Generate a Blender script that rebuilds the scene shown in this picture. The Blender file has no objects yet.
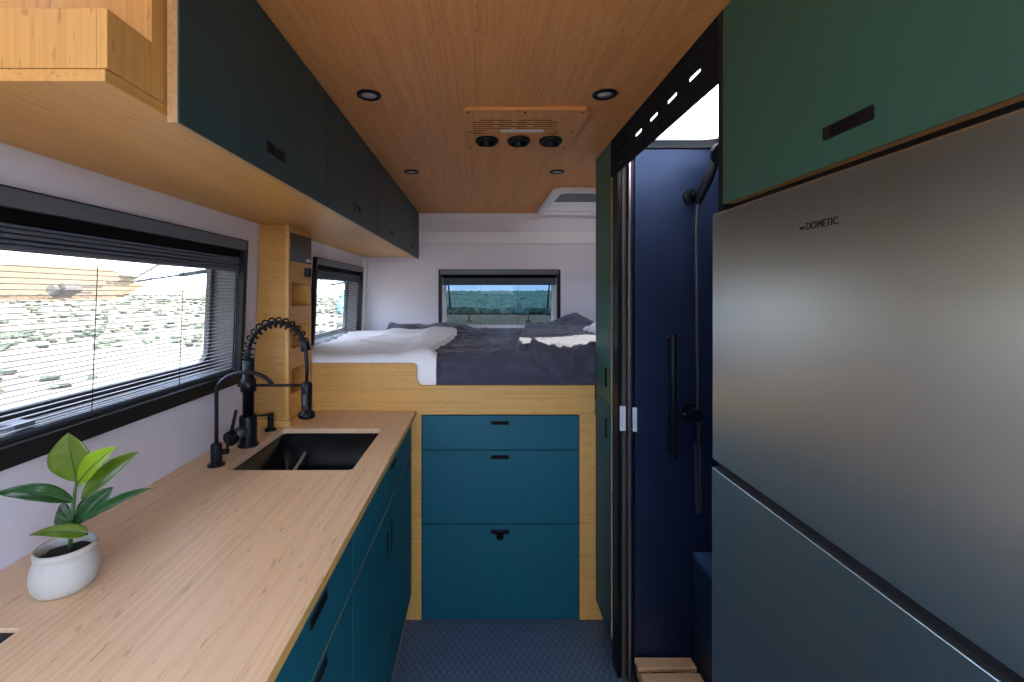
import bpy, bmesh, math, random
from mathutils import Vector, Matrix, noise

random.seed(7)
PI = math.pi
SC = bpy.context.scene
COL = SC.collection
EYE = 1.432                      # eye height of the camera above the van floor
FPX, VX, VY = 450.0, 480.8, 294.2


def P(x, y, Y):
    """point of the place seen at pixel x, y at distance Y in front of the eye"""
    return Vector(((x - VX) * Y / FPX, Y, EYE - (y - VY) * Y / FPX))


# ------------------------------------------------------------------ materials
def new_mat(name):
    m = bpy.data.materials.new(name)
    m.use_nodes = True
    nt = m.node_tree
    nt.nodes.clear()
    out = nt.nodes.new('ShaderNodeOutputMaterial')
    return m, nt, out


def N(nt, kind, **kw):
    n = nt.nodes.new(kind)
    for k, v in kw.items():
        if k in n.inputs.keys():
            n.inputs[k].default_value = v
        else:
            setattr(n, k, v)
    return n


def L(nt, a, b):
    nt.links.new(a, b)


def simple(name, col, rough=.5, metal=0.0, var=.12, scale=60.0, bump=0.0, bscale=None, spec=.5, sheen=0.0, coat=0.0, stint=None):
    m, nt, out = new_mat(name)
    b = N(nt, 'ShaderNodeBsdfPrincipled')
    b.inputs['Roughness'].default_value = rough
    b.inputs['Metallic'].default_value = metal
    b.inputs['Specular IOR Level'].default_value = spec
    if stint:
        b.inputs['Specular Tint'].default_value = (*stint, 1)
    if sheen:
        b.inputs['Sheen Weight'].default_value = sheen
    if coat:
        b.inputs['Coat Weight'].default_value = coat
    tc = N(nt, 'ShaderNodeTexCoord')
    nz = N(nt, 'ShaderNodeTexNoise')
    nz.inputs['Scale'].default_value = scale
    nz.inputs['Detail'].default_value = 3
    L(nt, tc.outputs['Object'], nz.inputs['Vector'])
    mix = N(nt, 'ShaderNodeMix', data_type='RGBA')
    mix.inputs['A'].default_value = (*[c * (1 - var) for c in col], 1)
    mix.inputs['B'].default_value = (*[min(1, c * (1 + var)) for c in col], 1)
    L(nt, nz.outputs['Fac'], mix.inputs['Factor'])
    L(nt, mix.outputs['Result'], b.inputs['Base Color'])
    if bump:
        n2 = N(nt, 'ShaderNodeTexNoise')
        n2.inputs['Scale'].default_value = bscale or scale * 4
        L(nt, tc.outputs['Object'], n2.inputs['Vector'])
        bp = N(nt, 'ShaderNodeBump')
        bp.inputs['Strength'].default_value = bump
        bp.inputs['Distance'].default_value = .002
        L(nt, n2.outputs['Fac'], bp.inputs['Height'])
        L(nt, bp.outputs['Normal'], b.inputs['Normal'])
    L(nt, b.outputs['BSDF'], out.inputs['Surface'])
    return m


def bamboo(name, axis, light=(.66, .36, .100), dark=(.50, .245, .054), rough=.42):
    m, nt, out = new_mat(name)
    b = N(nt, 'ShaderNodeBsdfPrincipled')
    b.inputs['Roughness'].default_value = rough
    b.inputs['Specular IOR Level'].default_value = .35
    tc = N(nt, 'ShaderNodeTexCoord')

    def noi(along, cross, detail=2.0):
        mp = N(nt, 'ShaderNodeMapping')
        s = [cross] * 3
        s[axis] = along
        mp.inputs['Scale'].default_value = s
        L(nt, tc.outputs['Object'], mp.inputs['Vector'])
        n = N(nt, 'ShaderNodeTexNoise')
        n.inputs['Scale'].default_value = 1.0
        n.inputs['Detail'].default_value = detail
        L(nt, mp.outputs['Vector'], n.inputs['Vector'])
        return n.outputs['Fac']
    # laminated strips
    sn = N(nt, 'ShaderNodeVectorMath', operation='SNAP')
    inc = [.0065] * 3
    inc[axis] = .42
    sn.inputs[1].default_value = inc
    L(nt, tc.outputs['Object'], sn.inputs[0])
    wn = N(nt, 'ShaderNodeTexWhiteNoise', noise_dimensions='3D')
    L(nt, sn.outputs['Vector'], wn.inputs['Vector'])

    def mad(a, k, c):
        n = N(nt, 'ShaderNodeMath', operation='MULTIPLY_ADD')
        L(nt, a, n.inputs[0])
        n.inputs[1].default_value = k
        if isinstance(c, (int, float)):
            n.inputs[2].default_value = c
        else:
            L(nt, c, n.inputs[2])
        return n.outputs[0]
    f = mad(wn.outputs['Value'], .26, -.02)
    f = mad(noi(2.2, 130, 3), .7, f)
    f = mad(noi(5, 420, 2), .55, f)
    f = mad(noi(.9, 9, 2), .35, f)
    rmp = N(nt, 'ShaderNodeValToRGB')
    rmp.color_ramp.elements[0].position = .45
    rmp.color_ramp.elements[1].position = 1.25 if False else 1.0
    rmp.color_ramp.elements[0].color = (*dark, 1)
    rmp.color_ramp.elements[1].color = (*light, 1)
    L(nt, f, rmp.inputs['Fac'])
    # short darker dashes: the bamboo nodes
    ds = N(nt, 'ShaderNodeMapRange')
    ds.inputs['From Min'].default_value = .665
    ds.inputs['From Max'].default_value = .74
    L(nt, noi(24, 130, 1), ds.inputs['Value'])
    dsm = N(nt, 'ShaderNodeMath', operation='MULTIPLY')
    dsm.inputs[1].default_value = .45
    L(nt, ds.outputs[0], dsm.inputs[0])
    mx = N(nt, 'ShaderNodeMix', data_type='RGBA')
    L(nt, dsm.outputs[0], mx.inputs['Factor'])
    L(nt, rmp.outputs['Color'], mx.inputs['A'])
    mx.inputs['B'].default_value = (dark[0] * .6, dark[1] * .52, dark[2] * .45, 1)
    L(nt, mx.outputs['Result'], b.inputs['Base Color'])
    bp = N(nt, 'ShaderNodeBump')
    bp.inputs['Strength'].default_value = .06
    bp.inputs['Distance'].default_value = .001
    L(nt, f, bp.inputs['Height'])
    L(nt, bp.outputs['Normal'], b.inputs['Normal'])
    L(nt, b.outputs['BSDF'], out.inputs['Surface'])
    return m


def glassy(name, tint=(.9, .92, .93), refl=1.0, rough=.0):
    """thin sheet: lets light straight through with a tint, mirrors by the Fresnel law"""
    m, nt, out = new_mat(name)
    t = N(nt, 'ShaderNodeBsdfTransparent')
    t.inputs['Color'].default_value = (*tint, 1)
    g = N(nt, 'ShaderNodeBsdfGlossy')
    g.inputs['Roughness'].default_value = rough
    fr = N(nt, 'ShaderNodeFresnel')
    fr.inputs['IOR'].default_value = 1.45
    tc = N(nt, 'ShaderNodeTexCoord')
    nz = N(nt, 'ShaderNodeTexNoise')
    nz.inputs['Scale'].default_value = 6
    L(nt, tc.outputs['Object'], nz.inputs['Vector'])
    bp = N(nt, 'ShaderNodeBump')
    bp.inputs['Strength'].default_value = .02
    L(nt, nz.outputs['Fac'], bp.inputs['Height'])
    L(nt, bp.outputs['Normal'], g.inputs['Normal'])
    ml = N(nt, 'ShaderNodeMath', operation='MULTIPLY')
    ml.inputs[1].default_value = refl
    L(nt, fr.outputs[0], ml.inputs[0])
    mx = N(nt, 'ShaderNodeMixShader')
    L(nt, ml.outputs[0], mx.inputs[0])
    L(nt, t.outputs[0], mx.inputs[1])
    L(nt, g.outputs[0], mx.inputs[2])
    L(nt, mx.outputs[0], out.inputs['Surface'])
    return m


def brushed(name, col=(.50, .50, .49), rough=.34):
    m, nt, out = new_mat(name)
    b = N(nt, 'ShaderNodeBsdfPrincipled')
    b.inputs['Metallic'].default_value = 1
    b.inputs['Base Color'].default_value = (*col, 1)
    tc = N(nt, 'ShaderNodeTexCoord')
    mp = N(nt, 'ShaderNodeMapping')
    mp.inputs['Scale'].default_value = (700, 2.5, 700)
    L(nt, tc.outputs['Object'], mp.inputs['Vector'])
    nz = N(nt, 'ShaderNodeTexNoise')
    nz.inputs['Scale'].default_value = 1
    nz.inputs['Detail'].default_value = 3
    L(nt, mp.outputs['Vector'], nz.inputs['Vector'])
    mr = N(nt, 'ShaderNodeMapRange')
    mr.inputs['To Min'].default_value = rough - .04
    mr.inputs['To Max'].default_value = rough + .04
    L(nt, nz.outputs['Fac'], mr.inputs['Value'])
    L(nt, mr.outputs[0], b.inputs['Roughness'])
    bp = N(nt, 'ShaderNodeBump')
    bp.inputs['Strength'].default_value = .004
    bp.inputs['Distance'].default_value = .0004
    L(nt, nz.outputs['Fac'], bp.inputs['Height'])
    L(nt, bp.outputs['Normal'], b.inputs['Normal'])
    L(nt, b.outputs['BSDF'], out.inputs['Surface'])
    return m


def translucent(name, col, trans=.6):
    m, nt, out = new_mat(name)
    d = N(nt, 'ShaderNodeBsdfDiffuse')
    t = N(nt, 'ShaderNodeBsdfTranslucent')
    tc = N(nt, 'ShaderNodeTexCoord')
    nz = N(nt, 'ShaderNodeTexNoise')
    nz.inputs['Scale'].default_value = 12
    L(nt, tc.outputs['Object'], nz.inputs['Vector'])
    mixc = N(nt, 'ShaderNodeMix', data_type='RGBA')
    mixc.inputs['A'].default_value = (*[c * .96 for c in col], 1)
    mixc.inputs['B'].default_value = (*col, 1)
    L(nt, nz.outputs['Fac'], mixc.inputs['Factor'])
    for n in (d, t):
        L(nt, mixc.outputs['Result'], n.inputs['Color'])
    mx = N(nt, 'ShaderNodeMixShader')
    mx.inputs[0].default_value = trans
    L(nt, d.outputs[0], mx.inputs[1])
    L(nt, t.outputs[0], mx.inputs[2])
    L(nt, mx.outputs[0], out.inputs['Surface'])
    return m


def leafy(name, col, trans=.25, rough=.32):
    m, nt, out = new_mat(name)
    b = N(nt, 'ShaderNodeBsdfPrincipled')
    b.inputs['Roughness'].default_value = rough
    tc = N(nt, 'ShaderNodeTexCoord')
    nz = N(nt, 'ShaderNodeTexNoise')
    nz.inputs['Scale'].default_value = 45
    L(nt, tc.outputs['Object'], nz.inputs['Vector'])
    mx = N(nt, 'ShaderNodeMix', data_type='RGBA')
    mx.inputs['A'].default_value = (*[c * .7 for c in col], 1)
    mx.inputs['B'].default_value = (*[c * 1.25 for c in col], 1)
    L(nt, nz.outputs['Fac'], mx.inputs['Factor'])
    L(nt, mx.outputs['Result'], b.inputs['Base Color'])
    t = N(nt, 'ShaderNodeBsdfTranslucent')
    t.inputs['Color'].default_value = (col[0] * 1.6, min(1, col[1] * 1.6), col[2], 1)
    ms = N(nt, 'ShaderNodeMixShader')
    ms.inputs[0].default_value = trans
    L(nt, b.outputs[0], ms.inputs[1])
    L(nt, t.outputs[0], ms.inputs[2])
    L(nt, ms.outputs[0], out.inputs['Surface'])
    return m


def floor_mat(name):
    m, nt, out = new_mat(name)
    b = N(nt, 'ShaderNodeBsdfPrincipled')
    b.inputs['Roughness'].default_value = .42
    tc = N(nt, 'ShaderNodeTexCoord')
    vo = N(nt, 'ShaderNodeTexVoronoi', feature='DISTANCE_TO_EDGE')
    vo.inputs['Scale'].default_value = 52
    vo.inputs['Randomness'].default_value = .12
    mp = N(nt, 'ShaderNodeMapping')
    mp.inputs['Rotation'].default_value = (0, 0, PI / 4)
    mp.inputs['Scale'].default_value = (1, .62, 0)
    L(nt, tc.outputs['Object'], mp.inputs['Vector'])
    L(nt, mp.outputs[0], vo.inputs['Vector'])
    mr = N(nt, 'ShaderNodeMapRange')
    mr.inputs['From Max'].default_value = .16
    L(nt, vo.outputs['Distance'], mr.inputs['Value'])
    mx = N(nt, 'ShaderNodeMix', data_type='RGBA')
    mx.inputs['A'].default_value = (.036, .058, .090, 1)
    mx.inputs['B'].default_value = (.100, .158, .235, 1)
    L(nt, mr.outputs[0], mx.inputs['Factor'])
    L(nt, mx.outputs['Result'], b.inputs['Base Color'])
    bp = N(nt, 'ShaderNodeBump')
    bp.inputs['Strength'].default_value = .6
    bp.inputs['Distance'].default_value = .003
    L(nt, mr.outputs[0], bp.inputs['Height'])
    L(nt, bp.outputs['Normal'], b.inputs['Normal'])
    L(nt, b.outputs['BSDF'], out.inputs['Surface'])
    return m


BX = bamboo('bamboo_grain_across', 0)
BY = bamboo('bamboo_grain_along', 1)
BZ = bamboo('bamboo_grain_upright', 2)
BPIL = bamboo('bamboo_pillar', 0, (.52, .262, .070), (.38, .172, .040))
BWORK = bamboo('bamboo_worktop', 1, (.76, .52, .315), (.61, .38, .205), .38)
BCEIL = bamboo('bamboo_ceiling_board', 1, (.74, .335, .108), (.54, .215, .060), .5)
EDGE = bamboo('bamboo_board_edge', 1, (.56, .34, .16), (.35, .19, .075), .5)
GREEN_LIT = simple('green_laminate_window_lit', (.036, .118, .082), .5, var=.06, scale=300, bump=.05, bscale=900)  # lighter copy of the green, with window light put into the colour
TEAL = simple('teal_laminate', (.002, .090, .125), .5, var=.06, scale=300, bump=.05, bscale=900, spec=.35)
GREEN = simple('green_laminate', (.016, .056, .060), .5, var=.06, scale=300, bump=.05, bscale=900)
WALL = simple('white_wall_lining', (.73, .70, .745), .6, var=.03, scale=8, bump=.04, bscale=300)
TRIMW = simple('white_trim_plastic', (.80, .78, .78), .4, var=.02)
VOID = simple('dull_black_recess', (.004, .0045, .005), .8, var=.2, spec=.1)
BLACK = simple('matt_black_plastic', (.009, .010, .012), .45, var=.2, spec=.25)
GREYP = simple('charcoal_plastic', (.055, .065, .075), .45, var=.12)
HOUSING = simple('blue_grey_housing', (.10, .115, .132), .4, var=.08)
GREYP2 = simple('slate_blue_pleats', (.085, .10, .125), .6, var=.12)
REVEAL = simple('grey_window_liner', (.035, .036, .040), .45, var=.1)
METBLK = simple('black_coated_metal', (.004, .0052, .008), .36, var=.2, spec=.22)
GRIP = simple('ribbed_dark_grey_metal', (.10, .105, .10), .4, metal=.6, var=.2)
SINKM = simple('black_glossy_sink', (.004, .006, .009), .25, var=.3, spec=.35)
STEEL = brushed('brushed_steel', (.57, .61, .595), .33)
BRIGHT = simple('bright_steel', (.62, .63, .64), .25, metal=1, var=.05)
SHOWERW = simple('dark_blue_shower_panel', (.008, .014, .036), .42, var=.06, scale=10, spec=.8, stint=(.45, .62, 1.0))
NAVY = simple('navy_plastic', (.012, .028, .06), .35, var=.1)
CERAM = simple('rough_white_clay', (.46, .43, .38), .75, var=.12, scale=35, bump=.25, bscale=160)
SOIL = simple('dark_soil', (.010, .008, .006), .95, var=.5, scale=200, bump=.9, bscale=260)
SHEET = simple('white_cotton', (.90, .89, .89), .85, var=.04, scale=30, bump=.2, bscale=700, sheen=.1)
DUVET = simple('slate_indigo_cotton', (.056, .055, .084), .85, var=.12, scale=25, bump=.3, bscale=600, sheen=.25)
RED = simple('red_button', (.55, .03, .01), .4, var=.1)
BLADE = simple('pleated_mesh_yarn', (.34, .33, .33), .6, var=.1)
OPAL = translucent('opal_roof_acrylic', (.93, .93, .95), .75)
FROST = simple('frosted_lamp_glass', (.50, .50, .50), .35, var=.05)
CLEAR = glassy('clear_acrylic', (.92, .94, .95))
SMOKE = glassy('smoked_acrylic', (.95, .88, .81), .45)
TINT = glassy('blue_tinted_acrylic', (.225, .27, .30), .35)
FLOORM = floor_mat('dark_blue_studded_rubber')
LEAFD = leafy('leaf_deep_green', (.022, .085, .022), .15, .20)
LEAFM = leafy('leaf_mid_green', (.11, .175, .010), .25, .3)
LEAFY = leafy('leaf_fresh_lime', (.27, .42, .006), .35, .35)
STEM = simple('green_stem', (.025, .085, .015), .5, var=.2)


# ------------------------------------------------------------------ mesh tools
def box(bm, a, b):
    x0, y0, z0 = a
    x1, y1, z1 = b
    v = [bm.verts.new(p) for p in ((x0, y0, z0), (x1, y0, z0), (x1, y1, z0), (x0, y1, z0),
                                   (x0, y0, z1), (x1, y0, z1), (x1, y1, z1), (x0, y1, z1))]
    for f in ((0, 3, 2, 1), (4, 5, 6, 7), (0, 1, 5, 4), (1, 2, 6, 5), (2, 3, 7, 6), (3, 0, 4, 7)):
        bm.faces.new([v[i] for i in f])
    return bm


def B(*ab):
    bm = bmesh.new()
    for i in range(0, len(ab), 2):
        box(bm, ab[i], ab[i + 1])
    return bm


def basis(axis):
    w = Vector(axis).normalized()
    u = w.orthogonal().normalized()
    return u, w.cross(u), w


def cyl(bm, a, b, r, r2=None, n=24, caps=True):
    a, b = Vector(a), Vector(b)
    u, v, w = basis(b - a)
    r2 = r if r2 is None else r2
    ra = [bm.verts.new(a + (u * math.cos(2 * PI * i / n) + v * math.sin(2 * PI * i / n)) * r) for i in range(n)]
    rb = [bm.verts.new(b + (u * math.cos(2 * PI * i / n) + v * math.sin(2 * PI * i / n)) * r2) for i in range(n)]
    for i in range(n):
        f = bm.faces.new((ra[i], ra[(i + 1) % n], rb[(i + 1) % n], rb[i]))
        f.smooth = True
    if caps:
        bm.faces.new(ra[::-1])
        bm.faces.new(rb)
    return bm


def tube(bm, pts, r, n=12):
    pts = [Vector(p) for p in pts]
    rings = []
    t0 = (pts[1] - pts[0]).normalized()
    u = t0.orthogonal().normalized()
    for i, p in enumerate(pts):
        t = (pts[min(i + 1, len(pts) - 1)] - pts[max(i - 1, 0)]).normalized()
        u = (u - t * u.dot(t)).normalized()
        v = t.cross(u)
        rr = r(i / (len(pts) - 1)) if callable(r) else r
        rings.append([bm.verts.new(p + (u * math.cos(2 * PI * k / n) + v * math.sin(2 * PI * k / n)) * rr) for k in range(n)])
    for a, b in zip(rings, rings[1:]):
        for k in range(n):
            f = bm.faces.new((a[k], a[(k + 1) % n], b[(k + 1) % n], b[k]))
            f.smooth = True
    bm.faces.new(rings[0][::-1])
    bm.faces.new(rings[-1])
    return bm


def lathe(bm, prof, c, n=40, axis='z'):
    rings = []
    for r, h in prof:
        ring = []
        for k in range(n):
            a = 2 * PI * k / n
            ring.append(bm.verts.new((c[0] + r * math.cos(a), c[1] + r * math.sin(a), c[2] + h)))
        rings.append(ring)
    for a, b in zip(rings, rings[1:]):
        for k in range(n):
            f = bm.faces.new((a[k], a[(k + 1) % n], b[(k + 1) % n], b[k]))
            f.smooth = True
    if prof[0][0] > 1e-4:
        bm.faces.new(rings[0][::-1])
    if prof[-1][0] > 1e-4:
        bm.faces.new(rings[-1])
    bmesh.ops.remove_doubles(bm, verts=bm.verts, dist=1e-6)
    bmesh.ops.recalc_face_normals(bm, faces=bm.faces)
    return bm


def rrect(x0, y0, x1, y1, r=0.0, n=5):
    if r <= 0:
        return [(x0, y0), (x1, y0), (x1, y1), (x0, y1)]
    pts = []
    for cx, cy, a0 in ((x1 - r, y0 + r, -PI / 2), (x1 - r, y1 - r, 0), (x0 + r, y1 - r, PI / 2), (x0 + r, y0 + r, PI)):
        for i in range(n + 1):
            a = a0 + PI / 2 * i / n
            pts.append((cx + r * math.cos(a), cy + r * math.sin(a)))
    return pts


def plate(loops, z0, z1, M=None, bm=None):
    """flat sheet with holes: first loop is the outline, the others are holes; stretched from z0 to z1, then put in place by M"""
    t = bmesh.new()
    edges = []
    for lp in loops:
        vs = [t.verts.new((x, y, z0)) for x, y in lp]
        for i in range(len(vs)):
            edges.append(t.edges.new((vs[i], vs[(i + 1) % len(vs)])))
    bmesh.ops.triangle_fill(t, use_beauty=True, use_dissolve=False, edges=edges)
    r = bmesh.ops.extrude_face_region(t, geom=t.faces[:])
    vs = [g for g in r['geom'] if isinstance(g, bmesh.types.BMVert)]
    bmesh.ops.translate(t, verts=vs, vec=(0, 0, z1 - z0))
    if M is not None:
        bmesh.ops.transform(t, matrix=M, verts=t.verts)
    bmesh.ops.recalc_face_normals(t, faces=t.faces)
    if bm is None:
        return t
    return merge(bm, t)


def merge(bm, other):
    me = bpy.data.meshes.new('tmp')
    other.to_mesh(me)
    other.free()
    bm.from_mesh(me)
    bpy.data.meshes.remove(me)
    return bm


def frame_of(o, ex, ey, ez):
    """matrix whose columns are the three directions and the origin"""
    ex, ey, ez, o = Vector(ex), Vector(ey), Vector(ez), Vector(o)
    return Matrix(((ex.x, ey.x, ez.x, o.x), (ex.y, ey.y, ez.y, o.y), (ex.z, ey.z, ez.z, o.z), (0, 0, 0, 1)))


MW = {}


def place(o, parent, loc, R=None):
    m = Matrix.Translation(Vector(loc))
    if R is not None:
        m = m @ R
    if parent is not None:
        o.parent = parent
        pm = MW[parent.name]
        o.matrix_local = pm.inverted() @ m
    else:
        o.matrix_local = m
    MW[o.name] = m


def tag(o, label=None, cat=None, group=None, kind=None):
    if label:
        o['label'] = label
    if cat:
        o['category'] = cat
    if group:
        o['group'] = group
    if kind:
        o['kind'] = kind
    return o


def thing(name, label, cat, loc=(0, 0, 0), group=None, kind=None):
    o = bpy.data.objects.new(name, None)
    o.empty_display_size = .05
    COL.objects.link(o)
    place(o, None, loc)
    return tag(o, label, cat, group, kind)


def mk(name, bm, mat, parent=None, bevel=0.0, smooth=False, label=None, solid=0.0, sub=0):
    """bm is in world coordinates; it becomes ONE mesh object whose origin is its parent's (or its own centre of base)"""
    bmesh.ops.recalc_face_normals(bm, faces=bm.faces)
    if parent is None:
        xs = [v.co for v in bm.verts]
        org = Vector(((min(p.x for p in xs) + max(p.x for p in xs)) / 2, (min(p.y for p in xs) + max(p.y for p in xs)) / 2, min(p.z for p in xs)))
    else:
        org = MW[parent.name].to_translation()
    bmesh.ops.translate(bm, verts=bm.verts, vec=-org)
    me = bpy.data.meshes.new(name)
    if smooth:
        for f in bm.faces:
            f.smooth = True
    bm.to_mesh(me)
    bm.free()
    me.materials.append(mat)
    o = bpy.data.objects.new(name, me)
    COL.objects.link(o)
    place(o, parent, org)
    if solid:
        md = o.modifiers.new('thickness', 'SOLIDIFY')
        md.thickness = solid
        md.offset = 0
    if bevel:
        md = o.modifiers.new('bevel', 'BEVEL')
        md.width = bevel
        md.segments = 2
        md.limit_method = 'ANGLE'
        md.angle_limit = math.radians(40)
    if sub:
        md = o.modifiers.new('subsurf', 'SUBSURF')
        md.levels = md.render_levels = sub
    if label:
        o['label'] = label
    return o


def dup(root, delta, label=None):
    r = root.copy()
    COL.objects.link(r)
    r.location = Vector(root.location) + Vector(delta)
    if label:
        r['label'] = label
    for ch in list(root.children):
        c = ch.copy()
        COL.objects.link(c)
        c.parent = r
        for g in ch.children:
            d = g.copy()
            COL.objects.link(d)
            d.parent = c
    return r


# ------------------------------------------------------------------ the shell of the van
LEAN = .04
TL = math.atan(LEAN)
CT, ST = math.cos(TL), math.sin(TL)
XL0 = -.869 - LEAN * EYE          # foot of the leaning left wall


def xl(z):
    return XL0 + LEAN * z


XR0 = 1.0 + LEAN * EYE


def xr(z):
    return XR0 - LEAN * z


HC = 2.026                        # ceiling height
YB = 3.304                        # back wall
YF = -1.3                         # wall behind the camera
TH = .075
ML = frame_of((XL0, 0, 0), (0, 1, 0), (ST, 0, CT), (CT, 0, -ST))      # left wall: x runs back, y up the wall, z into the room
MR = frame_of((XR0, 0, 0), (0, -1, 0), (-ST, 0, CT), (-CT, 0, -ST))
MB = frame_of((0, YB, 0), (1, 0, 0), (0, 0, 1), (0, -1, 0))           # back wall: x right, y up, z into the room
VT = HC / CT + .01

WB, WT = 1.115 / CT, 1.626 / CT   # window bottom and top along the leaning wall
W1 = (.61, 1.628)
W2 = (2.305, 3.225)
W3 = (-.309, .582, 1.122, 1.613)
INS = .024

mk('wall_left', plate([rrect(YF, -.05, YB + TH, VT), rrect(W1[0] + INS, WB + INS, W1[1] - INS, WT - INS, .03),
                       rrect(W2[0] + INS, WB + INS, W2[1] - INS, WT - INS, .03)], -TH, 0, ML), WALL)['kind'] = 'structure'
mk('wall_right', plate([rrect(-(YB + TH), -.05, -YF, VT), rrect(.235, .012, 1.25, 1.95, .04)], -TH, 0, MR), WALL)['kind'] = 'structure'  # unseen doorway, added to throw light on the left base units
mk('wall_back', plate([rrect(-.925, -.05, 1.055, HC + .02), rrect(W3[0] + INS, W3[2] + INS, W3[1] - INS, W3[3] - INS, .03)], -TH, 0, MB), WALL)['kind'] = 'structure'
mk('wall_front', plate([rrect(-.925, -.05, 1.055, HC + .02), rrect(-.78, .85, .88, 1.99, .05)], 0, TH,
                       frame_of((0, YF, 0), (1, 0, 0), (0, 0, 1), (0, -1, 0))), WALL)['kind'] = 'structure'  # unseen opening, added and sized to let daylight in from behind
mk('floor', B((-1.05, YF, -.05), (1.20, YB, 0)), FLOORM)['kind'] = 'structure'
SKY = (.455, 2.53, 1.0, 3.20)     # opening of the bedroom roof hatch
SHW = (.516, .985, .90, 1.648)     # opening of the shower roof hatch
mk('ceiling', plate([rrect(-.80, YF, .96, YB + TH), rrect(*[SKY[i] for i in (0, 1)], .90, SKY[3], .04), rrect(*SHW, .06), rrect(-.34, -.95, .46, .10, .04)], HC, HC + .05), BCEIL)['kind'] = 'structure'  # last opening serves the added hatch behind the camera
mk('trim_1', B((xl(HC) + .0, YB - .012, 1.986), (xr(HC), YB, HC)), TRIMW, bevel=.002)['kind'] = 'structure'
mk('trim_2', B((-.80, YB - .020, 1.800), (.96, YB, 1.889)), TRIMW, bevel=.003)['kind'] = 'structure'
mk('trim_3', plate([rrect(YB - .05, .92, YB - .001, VT - .012)], 0, .036, ML), TRIMW, bevel=.004)['kind'] = 'structure'


# ------------------------------------------------------------------ windows
def window(name, M, u0, u1, v0, v1, screen=True, open_pane=True, hinge_in=.09, cord_at=(), liner=REVEAL):
    w = thing(name, None, None, M @ Vector(((u0 + u1) / 2, v0, 0)), kind='structure')
    fw = .024
    # black inner frame standing proud of the wall
    mk('window_frame', plate([rrect(u0, v0, u1, v1, .012), rrect(u0 + fw, v0 + .040, u1 - fw, v1 - .030, .012)], -.002, .0215, M), BLACK, w, bevel=.003)
    # liner of the opening through the wall
    mk('window_liner', plate([rrect(u0 + fw - .001, v0 + .036, u1 - fw + .001, v1 - .024, .012),
                              rrect(u0 + fw + .009, v0 + .046, u1 - fw - .009, v1 - .034, .010)], -TH - .004, -.002, M), liner, w)
    # outer seat ring of the pane, with rounded corners
    mk('outer_frame', plate([rrect(u0 + .015, v0 + .028, u1 - .015, v1 - .015, .05, 8),
                             rrect(u0 + .050, v0 + .078, u1 - .050, v1 - .05, .045, 8)], -TH - .022, -TH - .004, M), liner, w, bevel=.002)
    # roller housing across the top
    mk('blind_housing', plate([rrect(u0 + .012, v1 - .037, u1 - .015, v1 - .004, .008)], .002, .0245, M), HOUSING, w, bevel=.006)
    mk('housing_gap', plate([rrect(u0 + .022, v1 - .062, u1 - .022, v1 - .0365)], -.0124, .004, M), VOID, w)
    # gathered pleats of the blind under the housing
    pk = bmesh.new()
    z = v1 - .062
    for i in range(5):
        plate([rrect(u0 + .026, z - .0098, u1 - .026, z - .0018 if i not in (0, 3) else z - .0035)], -.012, .006 + .003 * (i % 2), M, pk)
        z -= .0098
    plate([rrect(u0 + .026, v1 - .114, u1 - .026, v1 - .028)], -.020, -.0125, M, pk)
    mk('gathered_blind', pk, GREYP2, w, bevel=.0015)
    # bottom tracks
    tk = bmesh.new()
    for i, zz in enumerate((-.010, -.026, -.042, -.058)):
        plate([rrect(u0 + .034, v0 + .047, u1 - .034, v0 + .053 + .003 * (i % 2))], zz, zz + .007, M, tk)
    mk('bottom_track', tk, GREYP2, w)
    if screen:
        sc = bmesh.new()
        z = v0 + .056
        while z < v1 - .115:
            plate([rrect(u0 + .030, z, u1 - .030, z + .0014)], -.0085, -.0035, M, sc)
            z += .0112
        mk('pleated_insect_screen', sc, BLADE, w)
    cd = bmesh.new()
    for u in cord_at:
        cyl(cd, M @ Vector((u, v0 + .05, -.002)), M @ Vector((u, v1 - .10, -.002)), .0009, n=6)
    if cord_at:
        mk('screen_cord', cd, BLACK, w)
    return w


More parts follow.
